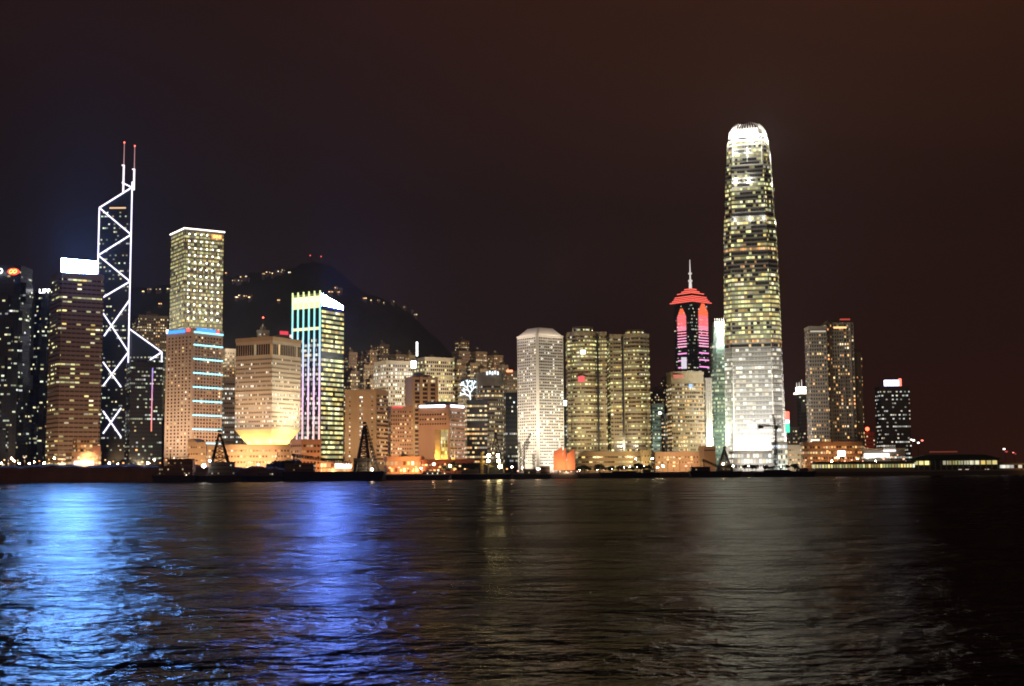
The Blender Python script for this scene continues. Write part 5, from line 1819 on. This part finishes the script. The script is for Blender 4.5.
# ------------------------------------------------------------------ boats
def hull_mesh(px0, px1, Y, h, w, rake=.12, px_ref=None):
    x0, x1 = gx(px0, Y, 0), gx(px1, Y, 0)
    l = x1 - x0
    pl0 = [(-l / 2 + l * rake * .6, -w / 2 + .6), (l / 2 - l * rake * .6, -w / 2 + .6), (l / 2 - l * rake * .4, 0), (l / 2 - l * rake * .6, w / 2 - .6), (-l / 2 + l * rake * .6, w / 2 - .6), (-l / 2 + l * rake * .4, 0)]
    pl1 = [(-l / 2 + l * rake * .15, -w / 2), (l / 2 - l * rake * .15, -w / 2), (l / 2, 0), (l / 2 - l * rake * .15, w / 2), (-l / 2 + l * rake * .15, w / 2), (-l / 2, 0)]
    mb = MB().prism(pl0, -1.2, h, pl1)
    # rubbing strake and bulwark rail
    for i in range(6):
        a_, b_ = pl1[i], pl1[(i + 1) % 6]
        mb.bar((a_[0], a_[1], h + .05), (b_[0], b_[1], h + .05), .28, 5)
        mb.bar((a_[0], a_[1], h + 1.1), (b_[0], b_[1], h + 1.1), .08, 4)
        for q in range(5):
            p = Vector(a_).lerp(Vector(b_), q / 5)
            mb.bar((p.x, p.y, h), (p.x, p.y, h + 1.1), .06, 4)
    return mb, (x0 + x1) / 2, l


def aframe(root, apex, feet, r=.5, rungs=6, name='derrick_frame'):
    mb = MB()
    apex = Vector(apex)
    ft_ = [Vector(f) for f in feet]
    tops = [apex + (f - apex) * .06 for f in ft_]
    for f, tp_ in zip(ft_, tops): mb.bar(f, tp_, r * 1.5, 6, r)
    n_ = len(ft_)
    for k in range(rungs + 1):
        s_ = k / rungs
        for i in range(n_):
            j = (i + 1) % n_
            a_, b_ = ft_[i].lerp(tops[i], s_), ft_[j].lerp(tops[j], s_)
            mb.bar(a_, b_, r * .8, 4)
            if k < rungs:
                s2 = (k + 1) / rungs
                c_ = ft_[j].lerp(tops[j], s2)
                mb.bar(a_, c_, r * .6, 4)
    mb.box(apex + Vector((0, 0, .3)), (2.2, 2.0, 1.6))
    return mb.build(name, STEEL, root)


def deck_house(root, c, s, storeys=1, mat=CABIN, lit=.12):
    o = MB().box((c[0], c[1], c[2] + s[2] / 2), s).build('deck_house', mat, root)
    wm = panes('deckhouse_panes', lit, 'warm', 1.4, .8, .4, (.1, .09, .08), 2)
    me = ring_mesh(rect(s[0], s[1]), .9, .08, wm)
    for k in range(storeys): link('window_band', me, o, (c[0], c[1], c[2] + 1.2 + k * 2.7))
    MB().box((c[0], c[1], c[2] + s[2] + .16), (s[0] + .8, s[1] + .8, .3)).build('roof', mat, o)
    return o


# barge 1 (left)
Yb = 868
mb, xc_, l = hull_mesh(197, 246, Yb, 4.2, 13)
r1 = thing('derrick_barge', 'black derrick barge with a tall lattice frame and a white deck lamp', 'barge', (xc_, Yb, 0))
mb.build('hull', HULL, r1)
loc = lambda px, py, Y, x0: (at(px, py, Y).x - x0, Y, at(px, py, Y).z)
ap = loc(219.5, 431.5, Yb, xc_)
aframe(r1, (ap[0], 0, ap[2]), [(loc(209, 470, Yb, xc_)[0], -3, 4.2), (loc(232, 470, Yb, xc_)[0], -3, 4.2), (loc(232, 470, Yb, xc_)[0], 3, 4.2), (loc(209, 470, Yb, xc_)[0], 3, 4.2)], .62, 7)
deck_house(r1, (loc(222, 470, Yb, xc_)[0], 0, 4.2), (16, 8, 9), 3)
MB().bar((loc(206, 470, Yb, xc_)[0], -5.6, 4.2), (loc(206, 470, Yb, xc_)[0], -5.6, 11.5), .15).build('lamp_post', STEEL, r1)
MB().sphere((loc(206, 470, Yb, xc_)[0], -6.1, 11.0), 1.3, 10, 6).build('deck_lamp', glow('hard_white_deck_lamp', (1, .95, .85), 25), r1)
MB().sphere((loc(211, 460, Yb, xc_)[0], -3.6, loc(211, 461, Yb, xc_)[2]), .7, 10, 6).build('deck_lamp', glow('hard_white_deck_lamp', (1, .95, .85), 25), r1)
# work boat left of it
mb, xc_, l = hull_mesh(153, 199, 862, 4.4, 11)
r1 = thing('work_boat', 'dark work boat with a tall stacked deckhouse moored left of the derrick barge', 'boat', (xc_, 862, 0))
mb.build('hull', HULL, r1)
d0 = deck_house(r1, (loc(177, 470, 862, xc_)[0], 0, 4.4), (23, 7, 6.5), 2, wall('rusty_red_paint', (.13, .06, .05), .6, .4, .5), .06)
deck_house(r1, (loc(181, 470, 862, xc_)[0], 0, 11.3), (17, 6, 4.2), 1, wall('rusty_red_paint', (.13, .06, .05), .6, .4, .5), .1)
mb = MB()
for px in (161, 170, 188): mb.bar((loc(px, 470, 862, xc_)[0], 0, 10), (loc(px, 470, 862, xc_)[0], 0, 16.5 if px < 165 else 19), .18)
mb.bar((loc(159, 459, 862, xc_)[0], 0, 15.8), (loc(188, 459, 862, xc_)[0], 0, 17.2), .16)
mb.build('rigging', STEEL, r1)
MB().sphere((loc(188.5, 474.5, 862, xc_)[0], -5.8, 4.9), .3, 8, 5).build('deck_lamp', glow('small_pink_lamp', (1, .7, .6), 6), r1)

# small boat between
mb, xc_, l = hull_mesh(246, 285, 880, 3.4, 8)
r1 = thing('work_boat', 'low dark work boat with a leaning post between the two lattice barges', 'boat', (xc_, 880, 0))
mb.build('hull', HULL, r1)
deck_house(r1, (loc(267, 470, 880, xc_)[0], 0, 3.4), (13, 5, 4.2), 1, CABIN, .2)
p, q = loc(272.5, 464, 880, xc_), loc(278, 452, 880, xc_)
MB().bar((p[0], 0, 3.4), (q[0], 0, q[2]), .3).build('leaning_post', STEEL, r1)

# barge 2
Yb = 885
mb, xc_, l = hull_mesh(283, 386, Yb, 6.2, 14, .06)
r1 = thing('derrick_barge', 'long black crane barge, lattice tower at one end, boom lying along its deck', 'barge', (xc_, Yb, 0))
mb.build('hull', HULL, r1)
ap = loc(364.5, 423.5, Yb, xc_)
fl, frr = loc(356, 472, Yb, xc_)[0], loc(378, 472, Yb, xc_)[0]
aframe(r1, (ap[0], 0, ap[2]), [(fl, -3.5, 6.2), (loc(370, 472, Yb, xc_)[0], -3.5, 6.2), (loc(370, 472, Yb, xc_)[0], 3.5, 6.2), (fl, 3.5, 6.2)], .7, 9)
mb = MB(); lattice(mb, (frr, 0, 6.2), (ap[0] + .5, 0, ap[2] - 1), 1.6, 14, .2); mb.build('back_stay', STEEL, r1)
deck_house(r1, (loc(300, 470, Yb, xc_)[0], 0, 6.2), (20, 8, 6), 2, wall('dull_yellow_paint', (.16, .11, .05), .6, .4, .5), .1)
deck_house(r1, (loc(363, 470, Yb, xc_)[0], 0, 6.2), (12, 7, 9), 3, CABIN, .08)
p, q = loc(294, 455.5, Yb, xc_), loc(352, 463.5, Yb, xc_)
mb = MB(); lattice(mb, (p[0], -2, p[2]), (q[0], -2, q[2]), 1.4, 22, .2); mb.build('boom', STEEL, r1)
mb = MB(); mb.bar((p[0] + 1, -2, 6), (p[0], -2, p[2] + .6), .35); mb.box((p[0], -2, p[2] + .4), (2.2, 1.6, 1.6)); mb.build('boom_rest', STEEL, r1)
for px, r_, mt_ in ((373, .7, WH), (331, .6, glow('red_deck_lamp', (1, .1, .05), 9))):
    p = loc(px, 469.5, Yb, xc_)
    o = MB().bar((p[0], -6.4, 6.2), (p[0], -6.4, p[2]), .12).build('lamp_post', STEEL, r1)
    MB().sphere((p[0], -6.6, p[2]), r_, 8, 5).build('deck_lamp', mt_, o)

# low barge
mb, xc_, l = hull_mesh(385, 451, 905, 3.2, 10, .08)
r1 = thing('flat_barge', 'low flat barge dotted with small lamps right of the long crane barge', 'barge', (xc_, 905, 0))
mb.build('hull', wall('brown_hull_paint', (.06, .04, .03), .6, .4, .3), r1)
deck_house(r1, (loc(432, 473, 905, xc_)[0], 0, 3.2), (13, 6, 2.6), 1, PALE, .3)
for px in (428, 433, 438, 445):
    MB().sphere((loc(px, 475, 905, xc_)[0], -5.4, 4.6), .35, 8, 5).build('deck_lamp', glow('dim_deck_lamp', (1, .8, .6), 3), r1)

# floodlit derrick barge
Yb = 930
mb, xc_, l = hull_mesh(450, 512, Yb, 3.6, 12, .08)
r1 = thing('derrick_barge', 'derrick barge with five dazzling floodlights on its lattice frame', 'barge', (xc_, Yb, 0))
mb.build('hull', HULL, r1)
ap = loc(495.5, 434, Yb, xc_)
aframe(r1, (ap[0], 0, ap[2]), [(loc(487, 472, Yb, xc_)[0], -3, 3.6), (loc(505, 472, Yb, xc_)[0], -3, 3.6), (loc(505, 472, Yb, xc_)[0], 3, 3.6), (loc(487, 472, Yb, xc_)[0], 3, 3.6)], .42, 6)
FLD = glow('dazzling_floodlight', (1, .78, .38), 110)
for px, py, r_ in ((489, 455.5, 1.1), (488.5, 461, 1.0), (498, 455.5, 1.0), (498.8, 461, 1.1), (500.2, 466.5, 1.35)):
    p = loc(px, py, Yb, xc_)
    o = MB().box((p[0], -4.2, p[2]), (2.4, 1.2, 2.0)).build('floodlight', STEEL, r1)
    MB().sphere((p[0], -5.2, p[2]), r_, 10, 6).build('lamp', FLD, o)
deck_house(r1, (loc(470, 472, Yb, xc_)[0], 0, 3.6), (12, 6, 3.2), 1)
mb = MB(); lattice(mb, (loc(482, 470, Yb, xc_)[0], -1, 3.6), (loc(482, 452, Yb, xc_)[0], -1, loc(482, 452, Yb, xc_)[2]), 1.2, 6, .16); mb.build('mast', wall('yellow_paint', (.45, .33, .08), .5), r1)
p, q = loc(480, 462.5, Yb, xc_), loc(493, 466.5, Yb, xc_)
mb = MB(); mb.bar((p[0], -2, p[2]), (q[0], -2, q[2]), .4); mb.build('boom', wall('yellow_paint', (.45, .33, .08), .5), r1)

# crane boats before the porthole tower
Yb = 940
mb, xc_, l = hull_mesh(512, 552, Yb, 3.0, 10, .1)
r1 = thing('crane_barge', 'black barge carrying thin angled jib cranes below the round-windowed tower', 'barge', (xc_, Yb, 0))
mb.build('hull', HULL, r1)
for pts_ in (((524, 472), (524, 446), (527, 441), (531, 433)), ((520.5, 472), (521, 452), (518.5, 442)), ((534, 472), (533.5, 454)), ((529, 441), (526, 450)), ((514.5, 472), (514.5, 459))):
    mb = MB()
    for (a0, b0), (a1, b1) in zip(pts_, pts_[1:]):
        p, q = loc(a0, b0, Yb, xc_), loc(a1, b1, Yb, xc_)
        lattice(mb, (p[0], 0, p[2]), (q[0], 0, q[2]), 1.0, max(2, int((Vector(p) - Vector(q)).length / 2)), .13)
    mb.build('jib', STEEL, r1)
deck_house(r1, (loc(530, 472, Yb, xc_)[0], 0, 3), (9, 5, 4), 1)
deck_house(r1, (loc(545, 472, Yb, xc_)[0], 0, 3), (7, 5, 6), 2)

# junk with orange sails
Yb = 945
mb, xc_, l = hull_mesh(549, 580, Yb, 2.6, 7, .2)
r1 = thing('sailing_junk', 'junk with three battened sails lit vivid orange', 'boat', (xc_, Yb, 0))
mb.build('hull', HULL, r1)
SAIL = wall('orange_sailcloth', (.72, .26, .13), .8, .15, .3)
for n_, (a0, a1, top0, top1, mpx, foot) in enumerate(((553.3, 562.6, 452.2, 447, 558, 470), (562.4, 566.4, 451.5, 447.2, 564.5, 470), (566.6, 575, 454, 448.5, 571, 470))):
    xa, xb = loc(a0, 460, Yb, xc_)[0], loc(a1, 460, Yb, xc_)[0]
    zf = loc(a0, foot, Yb, xc_)[2]
    za, zb3 = loc(a0, top0, Yb, xc_)[2], loc(a1, top1, Yb, xc_)[2]
    V, F = [], []
    NU, NV = 6, 9
    for j in range(NV + 1):
        for i in range(NU + 1):
            u_, v_ = i / NU, j / NV
            zt_ = za + (zb3 - za) * u_
            sh = 1 - .12 * v_ ** 3
            x = xa + (xb - xa) * (.5 + (u_ - .5) * sh)
            V.append((x, -.8 - .7 * math.sin(u_ * math.pi) - .12 * (j % 2), zf + (zt_ - zf) * v_))
    for j in range(NV):
        for i in range(NU):
            a_ = j * (NU + 1) + i
            F.append((a_, a_ + 1, a_ + NU + 2, a_ + NU + 1))
    s_ = MB().poly(V, F)
    s_.poly([(x, y + .12, z) for x, y, z in V], [tuple(reversed(f)) for f in F])
    o = s_.build('sail', SAIL, r1)
    mb = MB()
    for j in range(0, NV + 1, 1):
        p, q = V[j * (NU + 1)], V[j * (NU + 1) + NU]
        mb.bar((p[0], p[1] + .2, p[2]), (q[0], q[1] + .2, q[2]), .1, 4)
    mb.build('batten', STEEL, o)
    xm_ = loc(mpx, 460, Yb, xc_)[0]
    MB().bar((xm_, .1, 2.6), (xm_, .1, max(za, zb3) + 2.5), .28, 6, .15).build('mast', STEEL, r1)
deck_house(r1, (loc(567, 472, Yb, xc_)[0], 0, 2.6), (12, 4, 2.4), 1)
for px in (556, 568): spot((gx(px, 930, 0), 928, 3.5), at(px + 2, 460, Yb), (1, .6, .35), 19000, R(100))
for px in (553, 560, 566, 571, 577):
    p = loc(px, 471.5, Yb, xc_)
    MB().sphere((p[0], -3.9, p[2]), .5, 8, 5).build('deck_lamp', SD[int(px) % 3], r1)

# derrick barge right
Yb = 950
mb, xc_, l = hull_mesh(688, 742, Yb, 4.2, 12, .12)
r1 = thing('derrick_barge', 'black derrick barge with a short lattice tower in front of the tallest tower', 'barge', (xc_, Yb, 0))
mb.build('hull', HULL, r1)
ap = loc(724.3, 448, Yb, xc_)
aframe(r1, (ap[0], 0, ap[2]), [(loc(718, 469, Yb, xc_)[0], -3, 4.2), (loc(731, 469, Yb, xc_)[0], -3, 4.2), (loc(731, 469, Yb, xc_)[0], 3, 4.2), (loc(718, 469, Yb, xc_)[0], 3, 4.2)], .6, 6)
deck_house(r1, (loc(726, 470, Yb, xc_)[0], 0, 4.2), (9, 6, 4.4), 1)
deck_house(r1, (loc(700, 470, Yb, xc_)[0], 0, 4.2), (14, 7, 3.4), 1, HULL)
p, q = loc(702, 460, Yb, xc_), loc(722, 468.5, Yb, xc_)
mb = MB(); lattice(mb, (p[0], -2, p[2]), (q[0], -2, q[2]), 1.2, 10, .17); mb.build('boom', STEEL, r1)
mb = MB(); mb.bar((p[0] + 1, -2, 4), (p[0] + 1, -2, p[2]), .3); mb.build('boom_rest', STEEL, r1)
MB().sphere((loc(722.5, 464, Yb, xc_)[0], -3.5, loc(722.5, 464, Yb, xc_)[2]), .5, 8, 5).build('deck_lamp', WH, r1)
# low barges right
for a0, a1, lab in ((600, 660, 'low black lighter moored under the podium of the paired towers'), (752, 815, 'low black lighter moored below the hotel podium')):
    mb, xc_, l = hull_mesh(a0, a1, 955, 3.4, 9, .06)
    r1 = thing('lighter', lab, 'barge', (xc_, 955, 0))
    mb.build('hull', HULL, r1)
    deck_house(r1, (l * .3, 0, 3.4), (8, 5, 2.6), 1)
    MB().box((-l * .1, 0, 4.3), (l * .4, 6, 1.8)).build('hatch_cover', STEEL, r1)

# ------------------------------------------------------------------ sky, night glow
w = bpy.data.worlds.new('World'); scene.world = w; w.use_nodes = True
nt = w.node_tree; N = nt.nodes; Lk = nt.links
for n_ in list(N): N.remove(n_)
out = N.new('ShaderNodeOutputWorld')
tc = N.new('ShaderNodeTexCoord'); sp = N.new('ShaderNodeSeparateXYZ'); Lk.new(tc.outputs['Generated'], sp.inputs[0])


def ramp(fac, els):
    r_ = N.new('ShaderNodeValToRGB'); c_ = r_.color_ramp
    c_.elements[0].position, c_.elements[0].color = els[0][0], tuple(els[0][1]) + (1,)
    c_.elements[1].position, c_.elements[1].color = els[-1][0], tuple(els[-1][1]) + (1,)
    for ps, cl in els[1:-1]:
        e = c_.elements.new(ps); e.color = tuple(cl) + (1,)
    Lk.new(fac, r_.inputs['Fac']); return r_.outputs['Color']


def wm(op, a_, b_):
    n_ = N.new('ShaderNodeMath'); n_.operation = op; n_.use_clamp = False
    for i, x in enumerate((a_, b_)):
        if isinstance(x, (int, float)): n_.inputs[i].default_value = x
        else: Lk.new(x, n_.inputs[i])
    return n_.outputs[0]


def mixc(f, A_, B__):
    m_ = N.new('ShaderNodeMix'); m_.data_type = 'RGBA'
    Lk.new(f, m_.inputs['Factor']); Lk.new(A_, m_.inputs['A']); Lk.new(B__, m_.inputs['B']); return m_.outputs['Result']


# elevation z: horizon 0 .. top of the frame about .35
left = ramp(sp.outputs['Z'], [(0, (.0095, .0080, .0135)), (.1, (.0082, .0064, .0092)), (.2, (.0088, .0052, .0050)), (.36, (.0175, .0066, .0038)), (1, (.02, .01, .006))])
right = ramp(sp.outputs['Z'], [(0, (.0225, .0068, .0040)), (.1, (.0165, .0056, .0038)), (.2, (.0165, .0060, .0040)), (.36, (.034, .0112, .0050)), (1, (.02, .01, .006))])
az = wm('ADD', wm('MULTIPLY', sp.outputs['X'], 1.7), .55)
mr_ = N.new('ShaderNodeMapRange'); mr_.interpolation_type = 'SMOOTHSTEP'; Lk.new(az, mr_.inputs['Value'])
skyc = mixc(mr_.outputs['Result'], left, right)
nz = N.new('ShaderNodeTexNoise'); nz.inputs['Scale'].default_value = 2.4; nz.inputs['Detail'].default_value = 4
mp = N.new('ShaderNodeMapping'); mp.inputs['Scale'].default_value = (1, 1, 2.6)
Lk.new(tc.outputs['Generated'], mp.inputs['Vector']); Lk.new(mp.outputs['Vector'], nz.inputs['Vector'])
cl = wm('ADD', wm('MULTIPLY', nz.outputs['Fac'], .7), .65)
bg = N.new('ShaderNodeBackground'); Lk.new(skyc, bg.inputs['Color']); Lk.new(cl, bg.inputs['Strength'])
# the lit city on the near shore, behind the camera
bk = N.new('ShaderNodeMapRange'); bk.inputs['From Min'].default_value = -.1; bk.inputs['From Max'].default_value = -.9; Lk.new(sp.outputs['Y'], bk.inputs['Value'])
hb = N.new('ShaderNodeMapRange'); hb.inputs['From Min'].default_value = .45; hb.inputs['From Max'].default_value = .0; Lk.new(sp.outputs['Z'], hb.inputs['Value'])
bg2 = N.new('ShaderNodeBackground'); bg2.inputs['Color'].default_value = (1, .62, .36, 1)
Lk.new(wm('MULTIPLY', wm('MULTIPLY', bk.outputs['Result'], hb.outputs['Result']), .22), bg2.inputs['Strength'])
sk = N.new('ShaderNodeTexSky'); sk.sky_type = 'NISHITA'; sk.sun_disc = False; sk.sun_elevation = R(-8); sk.sun_rotation = R(200)
bg3 = N.new('ShaderNodeBackground'); Lk.new(sk.outputs['Color'], bg3.inputs['Color']); bg3.inputs['Strength'].default_value = .05
a1 = N.new('ShaderNodeAddShader'); a2 = N.new('ShaderNodeAddShader')
Lk.new(bg.outputs[0], a1.inputs[0]); Lk.new(bg2.outputs[0], a1.inputs[1]); Lk.new(a1.outputs[0], a2.inputs[0]); Lk.new(bg3.outputs[0], a2.inputs[1])
Lk.new(a2.outputs[0], out.inputs['Surface'])

# ------------------------------------------------------------------ haze
HAZE = True
if HAZE:
    o = MB().box((0, 1640, 300), (5900, 3500, 604)).build('haze', None)
    m = bpy.data.materials.new('night_haze'); m.use_nodes = True
    nt = m.node_tree; N = nt.nodes
    for n_ in list(N): N.remove(n_)
    out = N.new('ShaderNodeOutputMaterial'); pv = N.new('ShaderNodeVolumePrincipled')
    pv.inputs['Density'].default_value = 3.2e-5; pv.inputs['Color'].default_value = (.85, .88, .95, 1); pv.inputs['Anisotropy'].default_value = .1
    nt.links.new(pv.outputs['Volume'], out.inputs['Volume'])
    o.data.materials.append(m); prop(o, kind='stuff')

# ------------------------------------------------------------------ camera, render settings
cd = bpy.data.cameras.new('camera'); cam = bpy.data.objects.new('camera', cd); COL.objects.link(cam)
M = Matrix((RT, UP, -_f)).transposed().to_4x4(); M.translation = CAM
cam.matrix_world = M
cd.sensor_width = 36; cd.lens = 36 * F_ / W_; cd.clip_start = .5; cd.clip_end = 8000
scene.camera = cam
scene.render.resolution_x, scene.render.resolution_y = W_, H_
vs = scene.view_settings
vs.view_transform = 'Standard'; vs.look = 'None'; vs.exposure = 0; vs.gamma = 1; vs.use_curve_mapping = False
cy = scene.cycles
cy.use_denoising = True; cy.max_bounces = 5; cy.diffuse_bounces = 2; cy.glossy_bounces = 3; cy.volume_bounces = 0
cy.sample_clamp_indirect = 6; cy.filter_width = 1.85
cy.use_light_tree = True
